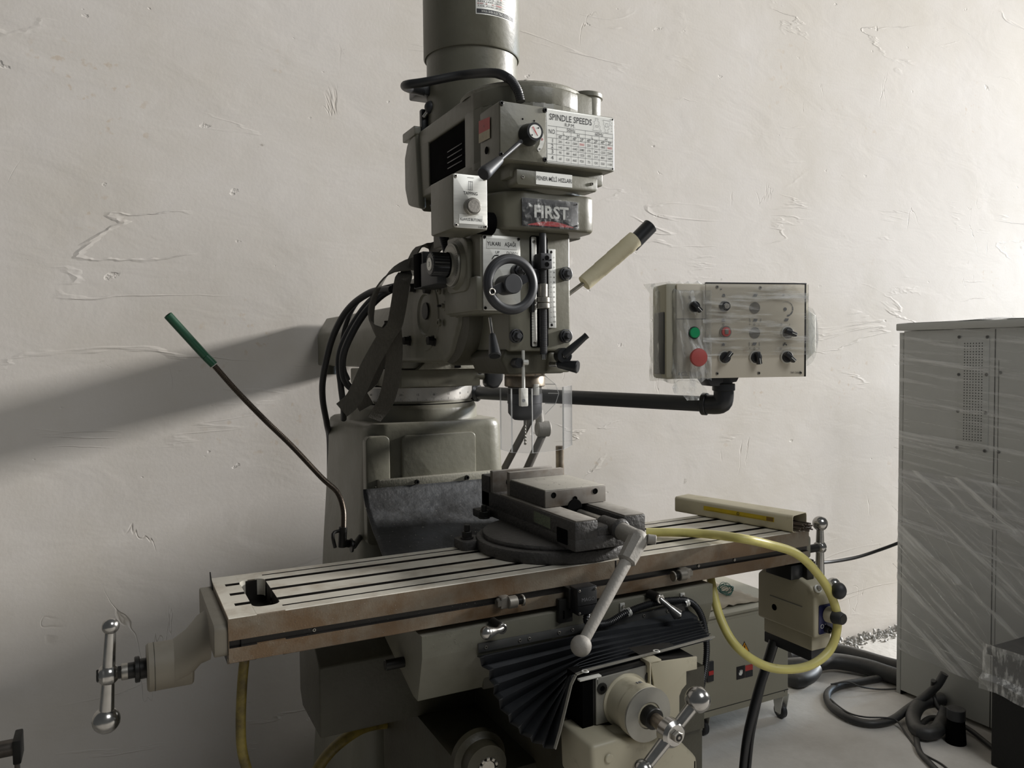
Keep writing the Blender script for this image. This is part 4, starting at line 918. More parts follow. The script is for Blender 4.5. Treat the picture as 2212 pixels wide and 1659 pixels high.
q = A(1285, 1462, y=-.207); b.box(q.x-.03, q.x+.012, -.209, -.2, q.z-.002, q.z+.001, 'plate', b=.0004); b.box(q.x+.003, q.x+.005, -.209, -.207, q.z-.014, q.z, 'plate', b=.0004)
b.build('bellows_rail', knee, label='bent metal rail holding the bellows')
# ---------------------------------------------------------------- rubber chip sheet behind the table
b = MB(); rows = []
for j in range(25):
    s = j/24
    r = []
    for i in range(33):
        t = i/32; w0, w1 = .372-.012*s, .78
        x = w0+(w1-w0)*t
        y = .528-.03*s-.205*s**1.6; z = 1.163-.136*s**.85
        y += -.012*math.sin(s*3.1)*(.5+.5*mnoise.noise(V((t*3, s*2, 1)))); z += mnoise.noise(V((t*4, s*4, 0)))*.010*s
        r.append(V((x, y, z)))
    rows.append(r)
b.grid(rows, 'chipcloth'); o = b.build('chip_sheet', label='dark rubber chip guard sheet strewn with swarf, hung behind the table', category='chip guard', root=(.58, .5, 1.02)); md = o.modifiers.new('s', 'SOLIDIFY'); md.thickness = .003
b = MB(); rnd = random.Random(11)
def chip(b, p, r, mt='chips'):
    a = rnd.uniform(0, 6.3); d = V((math.cos(a), math.sin(a), 0))*r; e = V((-d.y, d.x, 0))*.35; b.add([p-d-e, p+d-e+UZ*r*.4, p+d*.6+e+UZ*r*.3, p-d*.8+e], [(0, 1, 2, 3)], mt)
for i in range(420):
    s = rnd.random(); t = rnd.random(); j = min(23, int(s*24)); q = rows[j][min(32, int(t*33))]; chip(b, q+V((rnd.uniform(-.006, .006), -.006, .004)), rnd.uniform(.0006, .0022), 'chips' if rnd.random() < .6 else 'dusty')
b.build('metal_chips', kind='stuff', label='fine bright swarf scattered over the rubber guard sheet', category='swarf', root=(.58, .5, 1.02), nonormal=1)
b = MB()
for i in range(300):
    u = rnd.random(); x = .30+.64*rnd.random()
    if u < .45: p = V((rnd.uniform(.0, .45), -.0015, rnd.uniform(.998, 1.068))); 
    elif u < .7: p = V((rnd.uniform(.33, .42), -.0015, rnd.uniform(.945, .985)))
    else: p = V((rnd.uniform(.43, .72), rnd.uniform(.529, .547), 1.1825))
    chip(b, p, rnd.uniform(.0005, .0013))
b.build('metal_chips', kind='stuff', label='tiny bright chips stuck to the table edge and saddle', category='swarf', root=(.3, 0, 1.0), nonormal=1)
# ---------------------------------------------------------------- power feed unit
pf = empty('power_feed', (1.285, .05, .80), 'boxy cream power feed unit hanging below the right end of the table', 'power feed')
b = MB(); b.prism([(-.036, .83), (-.036, .925), (-.022, .948), (.02, .962), (.115, .962), (.142, .938), (.142, .83)], 'x', 1.25, 1.322, 'cream', b=.006, seg=3)
b.box(1.257, 1.318, -.022, .128, .795, .835, 'cream', b=.004); b.box(1.258, 1.318, -.02, .127, .770, .796, 'blackmatte', b=.002)
b.box(1.265, 1.30, .0, .06, .955, .985, 'cream', b=.003); b.box(1.2490, 1.2502, .0, .10, .893, .8945, 'ink_grey', b=0)
b.cyl((1.2504, .086, .868), (1.2495, .086, .868), .0075, 'void', b=0); b.build('body', pf)
b = MB(); b.prism(rrect(1.262, 1.318, .838, .905, .004), 'y', -.0378, -.036, 'navy', b=.0005)
b.box(1.282, 1.302, -.0384, -.0377, .8415, .8465, 'white', b=0); b.torus((1.272, -.038, .856), NY, .0045, .0006, 'white', 20, 6); b.text('+\n-', (1.281, -.0384, .857), UX, UZ, .007, 'white')
b.build('control_face', pf, label='navy blue control face')
b = MB(); kc = V((1.290, -.037, .882)); b.cyl(kc, kc+NY*.022, .0185, 'cream', r1=.017, n=36, b=.003); b.cyl(kc+NY*.020, kc+NY*.044, .0165, 'blackmatte', r1=.0125, n=36); b.cyl(kc+NY*.044, kc+NY*.0448, .0105, 'blacksteel', n=24, b=0)
b.build('speed_knob', pf, label='dark green-grey tapered dial')
b = MB(); lb = A(1812, 1276, y=-.075); b.cyl(kc+NY*.012+UZ*.01, lb, .0032, 'steel_worn'); b.sph(lb, .0165, 'blackmatte', k=1.15); b.build('direction_lever', pf, label='lever with dull black ball')
b = MB(); t0 = A(1784, 1358, y=-.037); b.cyl(t0, t0+NY*.012, .0085, 'black', n=8); b.cyl(t0+NY*.01, t0+V((.012, -.026, 0)), .003, 'black'); b.build('rapid_switch', pf)
b = MB(); p = A(1765, 1273, y=-.0285); b.cyl(p, p+V((0, -.004, .003)), .0095, 'white', n=24); b.cyl(p+V((0, -.003, .003)), p+V((0, -.008, .006)), .006, 'steel_worn'); b.build('push_button', pf, label='round bright push button')
b = MB(); w = [A(1672, 1385, y=.10), A(1664, 1412, y=.10), A(1655, 1440, y=.10), A(1642, 1480, y=.10), A(1628, 1530, y=.10), A(1612, 1600, y=.10), A(1600, 1700, y=.10)]
b.tube(w, lambda t: .0125-.004*t, 'black', 14); w2 = [p+V((.018*i/5, .0, .0)) for i, p in enumerate(w)]; b.tube(w2[1:], .0052, 'black', 12); b.build('cable', pf, label='taped black cables running down')
# ---------------------------------------------------------------- vise
vz = T
vise = empty('machine_vise', (.70, .16, vz), 'large dark cast-iron milling vise clamped on a swivel base on the table', 'vise')
x0, x1 = .622, .786
b = MB(); cx, cy = .690, .165
pts = [(cx+.172*math.cos(t)*(1+.0*math.cos(2*t)), cy+.168*math.sin(t)) for t in [2*math.pi*i/56 for i in range(56)]]
b.prism(pts, 'z', vz, vz+.025, 'vise', b=.005); b.prism([(cx+.158*math.cos(t), cy+.156*math.sin(t)) for t in [2*math.pi*i/48 for i in range(48)]], 'z', vz+.023, vz+.036, 'vise', b=.006)
b.prism(rrect(.490, .545, .205, .262, .012), 'z', vz, vz+.020, 'vise', b=.004)
b.build('swivel_base', vise)
b = MB(); b.box(x0, x1, -.030, .395, vz+.034, vz+.060, 'vise', b=.004)
b.box(x0, x0+.052, -.030, .395, vz+.055, vz+.092, 'vise', b=.003); b.box(x1-.052, x1, -.030, .395, vz+.055, vz+.092, 'vise', b=.003)
b.box(x0+.05, x1-.05, -.026, .012, vz+.05, vz+.078, 'vise', b=.006); b.box(x0-.001, x0+.01, -.005, .042, vz+.040, vz+.074, 'void', b=.0045)
b.box(x0+.003, x0+.049, -.028, .30, vz+.0915, vz+.0945, 'vise_ground', b=.001); b.box(x1-.049, x1-.003, -.028, .30, vz+.0915, vz+.0945, 'vise_ground', b=.001)
b.box(x0-.030, x1+.03, .345, .385, vz+.033, vz+.052, 'vise', b=.004)
b.build('body', vise)
b = MB(); b.box(x0, x1, .352, .398, vz+.055, vz+.128, 'vise', b=.003); b.box(x0+.002, x1-.002, .338, .352, vz+.088, vz+.142, 'vise_ground', b=.001)
fj = b.build('fixed_jaw', vise); 
screw(fj, (x0+.045, .338, vz+.114), NY, .0085, 'blacksteel', .002)
b = MB(); b.box(x0+.012, x1-.004, .108, .270, vz+.0945, vz+.1295, 'vise', b=.003); b.box(x0+.014, x1-.006, .110, .268, vz+.129, vz+.1315, 'vise_top', b=.001); b.box(x0+.012, x1-.004, .106, .110, vz+.0955, vz+.1295, 'vise_ground', b=.001)
for (u, v) in ((1196, 1070), (1286, 1061), (1242, 1078)):
    p = A(u, v, y=.1055); b.lathe((p.x, .1055, p.z), NY, [(0, -.0002), (.0058, -.0002), (.0062, .0002), (.0052, .0004)], 'void', 20)
b.cyl((.704, .1045, vz+.090), (.704, .13, vz+.090), .018, 'void')
b.build('movable_jaw', vise)
b = MB(); b.box(x0+.012, x1-.012, .270, .284, vz+.094, vz+.147, 'vise_ground', b=.001); b.build('jaw_plate', vise)
b = MB(); 
a = [A(1153, 1103, x=x0-.0005), A(1189, 1118, x=x0-.0005), A(1189, 1143, x=x0-.0005), A(1153, 1127, x=x0-.0005)]; b.add(a+[p+UX*.001 for p in a], [(0, 1, 2, 3)], mat('dirty_green_label', (88, 96, 76), .5, var=.4, scale=200)); b.build('vise_label', vise, label='dirty greenish label')
for (x, y) in ((.600, .335), (.512, .232), (.655, .0)):
    if x == .655: continue
    z = vz+.020 if x < .55 else vz+.036
    b = MB(); b.cyl((x, y, z), (x, y, z+.004), .014, 'blacksteel'); b.cyl((x, y, z+.003), (x, y, z+.016), .0115, 'blacksteel', n=6); b.cyl((x, y, z+.016), (x, y, z+.030), .0065, 'blacksteel'); b.build('clamp_nut', vise)
b = MB(); p = A(1330, 1212, y=-.012); b.cyl((p.x, -.012, 1.045), (p.x, -.012, 1.072), .0018, 'blacksteel'); b.cyl((p.x, -.012, 1.044), (p.x, -.012, 1.046), .006, 'blacksteel'); b.build('hanging_pin', vise)
# screw and crank
sx, sz = .716, vz+.074
b = MB(); b.cyl((sx, .12, sz), (sx, -.03, sz), .011, 'steel_worn'); b.cyl((sx, .02, sz-.002), (sx, -.045, sz-.002), .0165, 'vise', n=32, b=.004); b.lathe((sx, -.042, sz-.002), NY, [(.020, 0), (.021, .003), (.019, .008), (.016, .010)], 'vise', 32)
b.build('leadscrew', vise)
c0 = V((sx, -.055, sz-.004)); c1 = A(1378, 1165, y=-.115); c2 = A(1390, 1200, y=-.128)
b = MB(); b.cyl(c0+UY*.01, c1, .0168, 'dusty', n=32, b=.003); b.sph(c1, .0185, 'dusty', d=(c1-c0)); d = (A(1258, 1392, y=-.168)-c1).normalized()
b.cyl(c1-d*.004, c1+d*.052, .0195, 'dusty', r1=.0175, n=8, b=.004)
b.cyl(c1+V((.012, -.012, .002)), c1+V((.026, -.02, .0)), .009, 'dusty', n=20)
e = A(1255, 1395, y=-.172); st = c1+d*.03
b.cyl(st, e, .0118, 'dusty', r1=.0098, n=28); b.sph(e, .0182, 'dusty', n=36)
b.build('crank_handle', vise, label='long dusty crank handle with a ball end')
# ---------------------------------------------------------------- drill chuck, bit, spindle guard
ck = empty('drill_chuck', (XC, .09, 1.355), 'dark grey drill chuck in the spindle, seen through the clear guard', 'drill chuck')
b = MB(); b.lathe((XC, .09, 0), UZ, [(0, 1.352), (.022, 1.352), (.026, 1.355), (.034, 1.366), (.034, 1.384), (.035, 1.385), (.035, 1.404), (0, 1.404)], mat('grey_chuck_steel', (84, 84, 86), .4, metal=.6), 48); b.build('body', ck)
db = MB(); vs = []; 
tw = [(V((XC, .09, 1.354-.052*i/60)), i) for i in range(61)]
ring = []
for p, i in tw:
    a = i*.42; r = .0029 if i > 14 else .0031; w = .6 if i > 14 else 1
    ring.append([p+V((math.cos(a)*r*math.cos(q)-math.sin(a)*r*w*math.sin(q), math.sin(a)*r*math.cos(q)+math.cos(a)*r*w*math.sin(q), 0)) for q in [2*math.pi*k/10 for k in range(10)]])
ring.append([V((XC, .09, 1.3005))]*10)
fsd = [(i*10+j, i*10+(j+1) % 10, (i+1)*10+(j+1) % 10, (i+1)*10+j) for i in range(61) for j in range(10)]
db.add([p for r in ring for p in r], fsd, 'steel_worn'); db.build('drill_bit', label='thin twist drill bit held in the chuck', category='drill bit', root=(XC, .09, 1.36))
gd = empty('spindle_guard', (.58, .04, 1.30), 'clear acrylic chip guard hanging in front of the drill chuck', 'guard')
def sheet(b, P, z0f, z1f, th=.003):
    for (p, q) in zip(P, P[1:]):
        p = V((*p, 0)); q = V((*q, 0)); d = (q-p).normalized(); n2 = V((-d.y, d.x, 0))*th
        a = [V((p.x, p.y, z0f)), V((q.x, q.y, z0f)), V((q.x, q.y, z1f)), V((p.x, p.y, z1f))]
        b.add(a+[x+n2 for x in a], [(0, 1, 2, 3), (4, 5, 6, 7)], 'acrylic')
        b.add(a+[x+n2 for x in a], [(0, 1, 5, 4), (3, 2, 6, 7), (1, 2, 6, 5), (0, 3, 7, 4)], 'acrylic_edge')
b = MB(); gp = [(.512, .075), (.528, .028), (.567, .0), (.570, -.002), (.655, .005), (.692, .062)]
gp = [A(1080, 900, y=.085), A(1104, 900, y=.03), A(1150, 900, y=.0), A(1218, 900, y=.02), A(1236, 900, y=.075)]
sheet(b, [(p.x, p.y) for p in gp], 1.296, 1.418); b.build('clear_panel', gd)
b = MB(); p = A(1130, 757, y=-.008); b.cyl((p.x, -.008, 1.490), (p.x, -.008, 1.405), .0032, 'plate', n=16); gr = b.build('rod', gd, label='bright hanging rod')
b = MB(); b.prism(rrect(p.x-.0075, p.x+.0075, 1.386, 1.420, .002), 'y', -.012, -.003, 'plate', b=.001); b.cyl((p.x-.002, -.012, 1.397), (p.x-.002, -.0128, 1.397), .003, 'ink_grey', b=0); b.build('clamp_block', gd)
p2 = A(1124, 784, y=-.005); b = MB(); b.cyl(p2+V((-.006, .012, 0)), p2+V((-.004, -.006, 0)), .0095, 'black', n=28); b.cyl(p2+V((.002, -.006, .001)), p2+V((.012, -.010, .001)), .005, 'plate'); b.build('clamp_knob', gd)
b = MB()
fl = [(1178, 812), (1200, 830), (1207, 850), (1200, 872), (1178, 895)]
for i in range(4):
    a = A(*fl[i], y=.03); c = A(*fl[i+1], y=.03); e = a+V((-.012, .02, 0)); g = c+V((-.012, .02, 0)); b.add([a, c, g, e], [(0, 1, 2, 3)], 'acrylic'); b.cyl(a, e, .0008, 'acrylic_edge', n=6, b=0); b.cyl(a, c, .0006, 'acrylic_edge', n=6, b=0)
b.build('curved_flap', gd, label='small faceted clear flap beside the chuck')
# jointed arm behind
ja = empty('jointed_arm', (.83, .72, 1.05), 'grey jointed pipe arm behind the spindle guard, beside the column', 'arm')
b = MB(); b.cyl(A(1150, 898, y=.72), A(1088, 1015, y=.72), .010, 'armgrey'); b.cyl(A(1088, 1015, y=.72), A(1040, 1110, y=.72), .010, 'armgrey'); b.build('upper_bar', ja)
b = MB(); b.cyl(A(1174, 935, y=.70), A(1140, 1010, y=.70), .0115, 'armgrey'); b.cyl(A(1140, 1010, y=.70), A(1100, 1090, y=.70), .0115, 'armgrey'); b.build('lower_bar', ja)
j = A(1173, 926, y=.70); b = MB(); b.cyl(j+V((-.022, 0, .0)), j+V((.018, -.008, 0)), .023, 'dusty', n=32, b=.004); b.cyl(j+V((-.01, 0, .012)), A(1165, 885, y=.70), .013, 'dusty', r1=.010); b.build('joint', ja, label='round grey clamp joint')
b = MB(); p = A(1209, 963, y=.78); b.cyl(p, p-UZ*.12, .0125, 'spindle', n=28); b.cyl((p.x, p.y, p.z-.12), (.79, .72, p.z-.17), .011, 'dusty'); b.build('post', ja, label='short brown-grey post')
b = MB(); b.box(.75, .86, .66, .80, .99, 1.03, 'paint', b=.004); b.cyl(A(1040, 1110, y=.72), (.80, .72, 1.01), .010, 'dusty'); b.build('bracket', ja)
# ---------------------------------------------------------------- goose neck coolant nozzle
gn = empty('coolant_nozzle', (.30, .47, 1.02), 'flexible steel goose-neck hose with a green nozzle beside the column', 'nozzle')
gp = [(463, 790, .43), (510, 843, .43), (570, 905, .43), (630, 963, .43), (695, 1032, .44), (728, 1063, .45), (741, 1100, .46), (742, 1140, .47)]
b = MB(); b.tube([A(u, v, y=y) for u, v, y in gp], .0064, mat('bronze_flexible_hose', (84, 75, 66), .3, metal=.85), 14, corr=.14, pitch=.0036); b.build('flexible_hose', gn)
b = MB(); n0, n1, n2_ = A(362, 680, y=.42), A(444, 770, y=.43), A(462, 788, y=.43)
b.cyl(n0, n1, .0088, 'green', n=24); b.tube([n1, n1.lerp(n2_, .5)+V((.003, 0, -.003)), n2_], .0088, 'green', 16); b.cyl(n0+(n0-n1).normalized()*.0004, n0, .0055, 'void', b=0); b.build('nozzle_tip', gn, label='dark green plastic nozzle')
b = MB(); v0 = A(741, 1138, y=.47); v1 = A(739, 1182, y=.47); b.cyl(v0, v1, .0095, 'blacksteel'); b.cyl(v1+UZ*.01, A(762, 1180, y=.50)+UZ*.005, .009, 'blacksteel'); q = A(759, 1178, y=.47); b.lathe(q, UX, [(0, -.002), (.016, -.002), (.016, .002), (0, .003)], 'blacksteel', 24)
b.tube([v0+V((-.002, 0, -.008)), A(722, 1150, y=.465), A(719, 1160, y=.46), A(724, 1183, y=.46)], .004, 'blacksteel', 8); q = A(764, 1180, y=.50); b.cyl(q, (.392, .62, q.z-.004), .007, 'blacksteel'); b.build('tap', gn, label='small black tap')
# ---------------------------------------------------------------- straps and hoses on the turret
def strap(pts, wd, w, lab, y=None):
    b = MB(); b.ribbon([A(u, v, y=yy) for u, v, yy in pts], wd, w, .0035, 'strap'); c = A(*pts[len(pts)//2][:2], y=pts[len(pts)//2][2]); return b.build('lifting_strap', label=lab, category='strap', group='straps hung on the turret', root=c)
h_ = [(1, -.2, .2), (1, -.2, .3)]
strap([(912, 568, .36), (876, 573, .38), (840, 590, .40), (812, 632, .42), (801, 680, .42), (808, 708, .41), (830, 722, .40), (851, 706, .38), (862, 655, .37), (870, 605, .37), (884, 584, .38), (905, 572, .38)], [(0, .5, .9), (.2, .7, .7), (.4, .9, .3), (.45, .9, 0), (.5, .8, -.1), (.5, .7, -.4), (.3, .5, -.8), (.85, .2, -.4), (1, 0, 0), (1, 0, 0), (.8, 0, .6), (.2, 0, 1)], .036, 'dark dusty webbing strap looped over the ram adapter')
strap([(885, 568, .44), (905, 534, .50), (930, 534, .48), (945, 548, .40)], [(0, 1, .1)]*4, .030, 'thin dark strap arching above the ram adapter')
strap([(848, 705, .40), (826, 740, .42), (798, 790, .44), (765, 860, .46), (738, 886, .47)], [(1, -.3, .1), (1, -.3, .2), (1, -.3, .25), (1, -.3, .3), (1, -.3, .2)], .038, 'broad dark strap hanging down leftmost in front of the turret')
strap([(848, 692, .43), (852, 760, .44), (846, 820, .455), (832, 870, .47), (808, 905, .49)], [(1, -.3, .1), (1, -.3, .1), (1, -.3, .1), (1, -.3, .3), (1, -.2, .5)], .038, 'dark strap with faded lettering hanging over the turret ring')
strap([(845, 725, .50), (822, 768, .51), (800, 820, .52), (776, 846, .52), (792, 880, .52)], [(1, -.3, .2)]*5, .038, 'strap behind the two hanging straps by the turret')
def hose(name, pts, r, mt, lab, cat, group=None, n=14, step=None, corr=0):
    P_ = [V(p) if len(p) == 3 and isinstance(p, V) else A(p[0], p[1], **p[2]) for p in pts]
    b = MB(); b.tube(P_, r, mt, n, corr=corr); kw = dict(label=lab, category=cat)
    if group: kw['group'] = group
    c = sum(P_, V())/len(P_); lo = min(P_, key=lambda p: p.z); return b.build(name, root=lo, **kw)
Y = lambda y: {'y': y}
Z = lambda z: {'z': z}
X_ = lambda x: {'x': x}
hose('black_hose', [(845, 625, Y(.50)), (800, 632, Y(.58)), (752, 668, Y(.66)), (718, 730, Y(.72)), (699, 810, Y(.76)), (697, 860, Y(.80)), (706, 915, Y(.88)), (712, 960, Y(1.01)), (712, 1100, Y(1.05))], .0085, 'cable', 'outermost black hose arching left of the ram and down behind the column', 'hose')
hose('black_hose', [(850, 622, Y(.50)), (800, 650, Y(.58)), (755, 712, Y(.62)), (732, 770, Y(.64)), (736, 830, Y(.64)), (742, 880, Y(.66)), (742, 905, Y(.7))], .0080, 'cable', 'middle black hose looping over the left flank of the ram', 'hose')
hose('black_hose', [(860, 618, Y(.50)), (820, 642, Y(.54)), (778, 690, Y(.56)), (745, 755, Y(.58)), (740, 800, Y(.60)), (750, 830, Y(.62)), (775, 850, Y(.62))], .0085, 'cable', 'inner black hose nearest the straps on the ram', 'hose')
hose('black_hose', [(870, 612, Y(.55)), (812, 628, Y(.62)), (770, 655, Y(.68)), (742, 720, Y(.72)), (742, 790, Y(.72)), (752, 820, Y(.70))], .006, 'cable', 'thin black hose behind the other hoses on the ram', 'hose')
hose('black_hose', [(940, 440, Y(.18)), (950, 480, Y(.20)), (960, 515, Y(.22)), (968, 545, Y(.24))], .011, 'blackmatte', 'short thick black hose dropping from under the belt housing', 'hose', corr=.12)
# ---------------------------------------------------------------- yellow hoses
hose('yellow_hose', [(1396, 1150, Z(1.081)), (1450, 1150, Z(1.082)), (1520, 1153, Z(1.083)), (1600, 1163, Z(1.09)), (1660, 1176, Y(-.05)), (1720, 1196, Y(-.06)), (1765, 1238, Y(-.06)), (1797, 1290, Y(-.06)), (1809, 1345, Y(-.06)), (1795, 1400, Y(-.06)), (1755, 1435, Y(-.06)), (1700, 1446, Y(-.06)), (1645, 1435, Y(-.04)), (1590, 1395, Y(-.02)), (1556, 1335, Y(.02)), (1538, 1265, Y(.06)), (1534, 1235, Y(.10))], .0096, 'yellow', 'long yellow hose lying across the table and looping under its right end', 'hose', n=18)
hose('yellow_hose', [(528, 1425, Y(.14)), (523, 1480, Y(.14)), (520, 1560, Y(.14)), (523, 1620, Y(.14)), (538, 1680, Y(.14)), (570, 1800, Y(.16))], .0088, 'yellow_dirty', 'yellow hose hanging from the left end of the table', 'hose', n=18)
hose('yellow_hose', [(665, 1700, Y(.42)), (700, 1640, Y(.42)), (740, 1600, Y(.42)), (790, 1570, Y(.44)), (850, 1560, Y(.48))], .0125, 'yellow_dirty', 'dirty yellow hose under the knee on the left', 'hose', n=18)
# ---------------------------------------------------------------- electrode carton on the table
bx = empty('electrode_carton', (1.2, .2, T), 'long cream cardboard carton with yellow print at the right end of the table', 'carton')
pA = A(1712, 1152, z=T); pB = A(1458, 1106, z=T); dL = (pA-pB); Lb = dL.length; dL.normalize(); dW = V((-dL.y, dL.x, 0)); 
R_ = Matrix((dL, dW, UZ)).transposed().to_4x4(); R_.translation = pB; Wb, Hb = .062, .040
po = rrect(0, Wb, .001, Hb, .006, 4); pi2 = [(p[0]*(1-.0)+(.0012 if p[0] < Wb/2 else -.0012), p[1]+(.0012 if p[1] < Hb/2 else -.0012)) for p in po]
b = MB(); n = len(po)
vs = [R_ @ V((0, y, z)) for y, z in po]+[R_ @ V((Lb, y, z)) for y, z in po]+[R_ @ V((.003, y, z)) for y, z in pi2]+[R_ @ V((Lb, y, z)) for y, z in pi2]
fs = [(i, (i+1) % n, n+(i+1) % n, n+i) for i in range(n)]+[(2*n+i, 2*n+(i+1) % n, 3*n+(i+1) % n, 3*n+i) for i in range(n)]+[(n+i, n+(i+1) % n, 3*n+(i+1) % n, 3*n+i) for i in range(n)]+[tuple(range(n)), tuple(range(2*n, 3*n))]
b.add(vs, fs, 'carton'); b.build('sleeve', bx)
b = MB()
def onf(x, z, off=-.0006): return R_ @ V((x, off, z))
def fq(x0, x1, z0, z1, m_, off=-.0006): b.quad(onf(x0, z0, off), onf(x1, z0, off), onf(x1, z1, off), onf(x0, z1, off), m_)
fq(.27*Lb, .86*Lb, .018, .029, 'yprint'); fq(.80*Lb, .855*Lb, .019, .028, mat('brown_print', (110, 84, 30), .5), -.0009)
fq(.29*Lb, .79*Lb, .0195, .0205, mat('olive_print', (128, 112, 30), .5), -.0009); b.torus(onf(.57*Lb, .024, -.001), dW, .003, .0005, 'ink', 20, 6)
b.build('printed_band', bx, label='yellow printed band')
rr = random.Random(2); e_me = None
for k in range(22):
    y = .008+rr.random()*.046; z = .0045+.0042*(k//6)+rr.random()*.0015; x1 = Lb+rr.uniform(.004, .022 if k > 4 else .034)
    if e_me is None:
        b = MB(); b.cyl((0, 0, 0), (-.30, 0, 0), .0017, 'rod', n=8); o = b.build('welding_electrode', label='', category='electrode'); e_me = o
    else: o = bpy.data.objects.new('welding_electrode', e_me.data); S.collection.objects.link(o); o['category'] = 'electrode'
    o['label'] = 'thin brown welding rod sticking out of the open cream carton'; o['group'] = 'electrodes in the carton'
    o.matrix_world = R_ @ Matrix.Translation((x1, y, z)) @ Matrix.Rotation(rr.uniform(-.03, .03), 4, 'Z')
# ---------------------------------------------------------------- control panel on its arm
cp = empty('control_panel', (.745, .73, 1.37), 'beige metal control box with knobs on a black pipe arm', 'control panel')
ps = V((.735, .72, 1.376)); D0 = 1.80
def atd(u, v, d): return CAM+(FW+(u-1106)/1700*RT-(v-829.5)/1700*UP)*d
pe = atd(1548, 874, D0)
b = MB(); b.cyl(ps, pe, .0180, 'blackmatte', n=32); dd = (pe-ps).normalized()
b.cyl(ps-dd*.03, ps+dd*.035, .025, 'black', n=32, b=.006); b.sph(ps-dd*.01, .031, 'black')
b.build('arm', cp, label='thick black pipe arm')
pt = atd(1563, 838, D0-.01); b = MB(); b.tube([pe-dd*.03, pe-dd*.005, pe+dd*.012+UZ*.004, V((pt.x+.0, pt.y, pe.z+.018)), pt], .0225, 'black', 24, step=.004); b.cyl(pe-dd*.034, pe-dd*.022, .026, 'black', n=32); b.cyl(pt-UZ*.006, pt+UZ*.010, .0255, 'black', n=32)
b.cyl(pt, pt+UZ*.03, .020, 'black', n=32); b.build('elbow', cp, label='black pipe elbow')
# box frame: origin lower-left front corner
bl = atd(1524, 817, D0-.06); ang = math.radians(-15.5); ex = V((math.cos(ang), math.sin(ang), 0)); ey = V((-math.sin(ang), math.cos(ang), 0))
Xb = Matrix((ex, ey, UZ)).transposed().to_4x4(); Xb.translation = bl
def pick(u, v, off=0):    # sight line meets the box front
    d = FW+(u-1106)/1700*RT-(v-829.5)/1700*UP; t = ((bl+ey*off-CAM).dot(ey))/d.dot(ey); q = CAM+d*t-bl; return V((q.dot(ex), off, q.z))
c1 = pick(1740, 811); c2 = pick(1740, 614); c0 = pick(1458, 818); W2 = c1.x; H2 = c2.z; xl = c0.x; xs = pick(1524, 817).x
b = MB(); b.box(0, W2, .001, .085, 0, H2, 'welder', b=.002, X=Xb); b.box(xl-.02, 0.0, .003, .085, -.001, H2, 'welder', b=.008, X=Xb)
b.build('box', cp)
b = MB(); b.prism([(0, 0), (W2, 0), (W2, H2), (0, H2)], 'y', -.002, .001, 'panel', b=.0006, X=Xb); b.box(W2-.0045, W2-.0005, -.0025, -.0015, .0, H2-.0, 'blacksteel', b=0, X=Xb); b.box(0, W2, -.0028, .004, H2-.0005, H2+.0025, 'blackmatte', b=.0005, X=Xb); b.build('front_panel', cp)
b = MB(); b.prism([(xl+.004, .003), (-.001, .002), (-.001, H2*.62), (xl+.004, H2*.62)], 'y', -.003, .003, 'panel', b=.001, X=Xb); b.prism([(xl+.004, H2*.63), (-.001, H2*.63), (-.001, H2-.002), (xl+.004, H2-.002)], 'y', -.002, .003, 'panel', b=.001, X=Xb)
b.text('ACİL STOP', Xb @ V(((xl)/2-.004, -.0036, .006)), ex, UZ, .012, 'ink_grey', sx=.9); b.build('side_panel', cp, label='left panel lettered ACİL STOP')
def sw(u, v, kind, ang_=0):
    c = pick(u, v); o_ = Xb @ V((c.x, -.003, c.z)); nn = -ey; b = MB(); lab = None; nm = 'selector_knob'
    if kind == 'knob':
        b.lathe(o_, nn, [(.0150, 0), (.0150, .002), (.0138, .004), (.0125, .004), (.0125, .002)], 'plate', 32); b.cyl(o_, o_+nn*.010, .0118, 'black', n=28)
        X = Matrix.Translation(o_+nn*.010) @ Xb.to_3x3().to_4x4() @ Matrix.Rotation(math.radians(ang_), 4, 'Y')
        b.box(-.0125, .0155, -.010, .003, -.0048, .0048, 'black', b=.002, X=X); b.box(.002, .0145, -.0104, -.0098, -.0006, .0006, 'white', b=0, X=X)
    elif kind == 'blank':
        b.cyl(o_, o_+nn*.001, .0125, mat('dark_grey_blank', (104, 100, 92), .5), n=32, b=0); nm = 'blank_plug'
    elif kind == 'green': b.lathe(o_, nn, [(.0135, 0), (.0135, .004), (.012, .004)], 'blackmatte', 28); b.cyl(o_, o_+nn*.009, .0115, 'greenbtn', n=28); nm = 'green_button'; lab = 'green push button'
    elif kind == 'red': b.lathe(o_, nn, [(.0135, 0), (.0135, .004), (.011, .004)], 'steel_worn', 28); b.cyl(o_, o_+nn*.007, .0105, 'redbtn', n=28); b.box(-.004, .004, -.0085, -.007, -.005, .005, 'steel_worn', b=0, X=Matrix.Translation(o_) @ Xb.to_3x3().to_4x4()); nm = 'red_button'; lab = 'red push button'
    elif kind == 'stop': b.cyl(o_, o_+nn*.012, .012, 'redbtn2', n=28); b.lathe(o_, nn, [(.013, .010), (.0185, .014), (.0200, .019), (.0185, .0235), (.012, .0255), (0, .026)], 'redbtn2', 40); nm = 'emergency_stop'; lab = 'dusty red mushroom emergency stop'
    elif kind == 'clearknob': b.cyl(o_, o_+nn*.012, .0125, 'blackmatte', r1=.010, n=10); b.cyl(o_+nn*.012, o_+nn*.014, .006, 'dusty'); nm = 'wrapped_knob'
    kw = {'label': lab} if lab else {}
    b.build(nm, cp, **kw)
sw(1497, 663, 'knob', 45); sw(1497, 719, 'green'); sw(1500, 772, 'stop')
sw(1563, 662, 'clearknob'); sw(1629, 665, 'blank'); sw(1565, 717, 'red'); sw(1629, 719, 'blank'); sw(1698, 719, 'knob', 20)
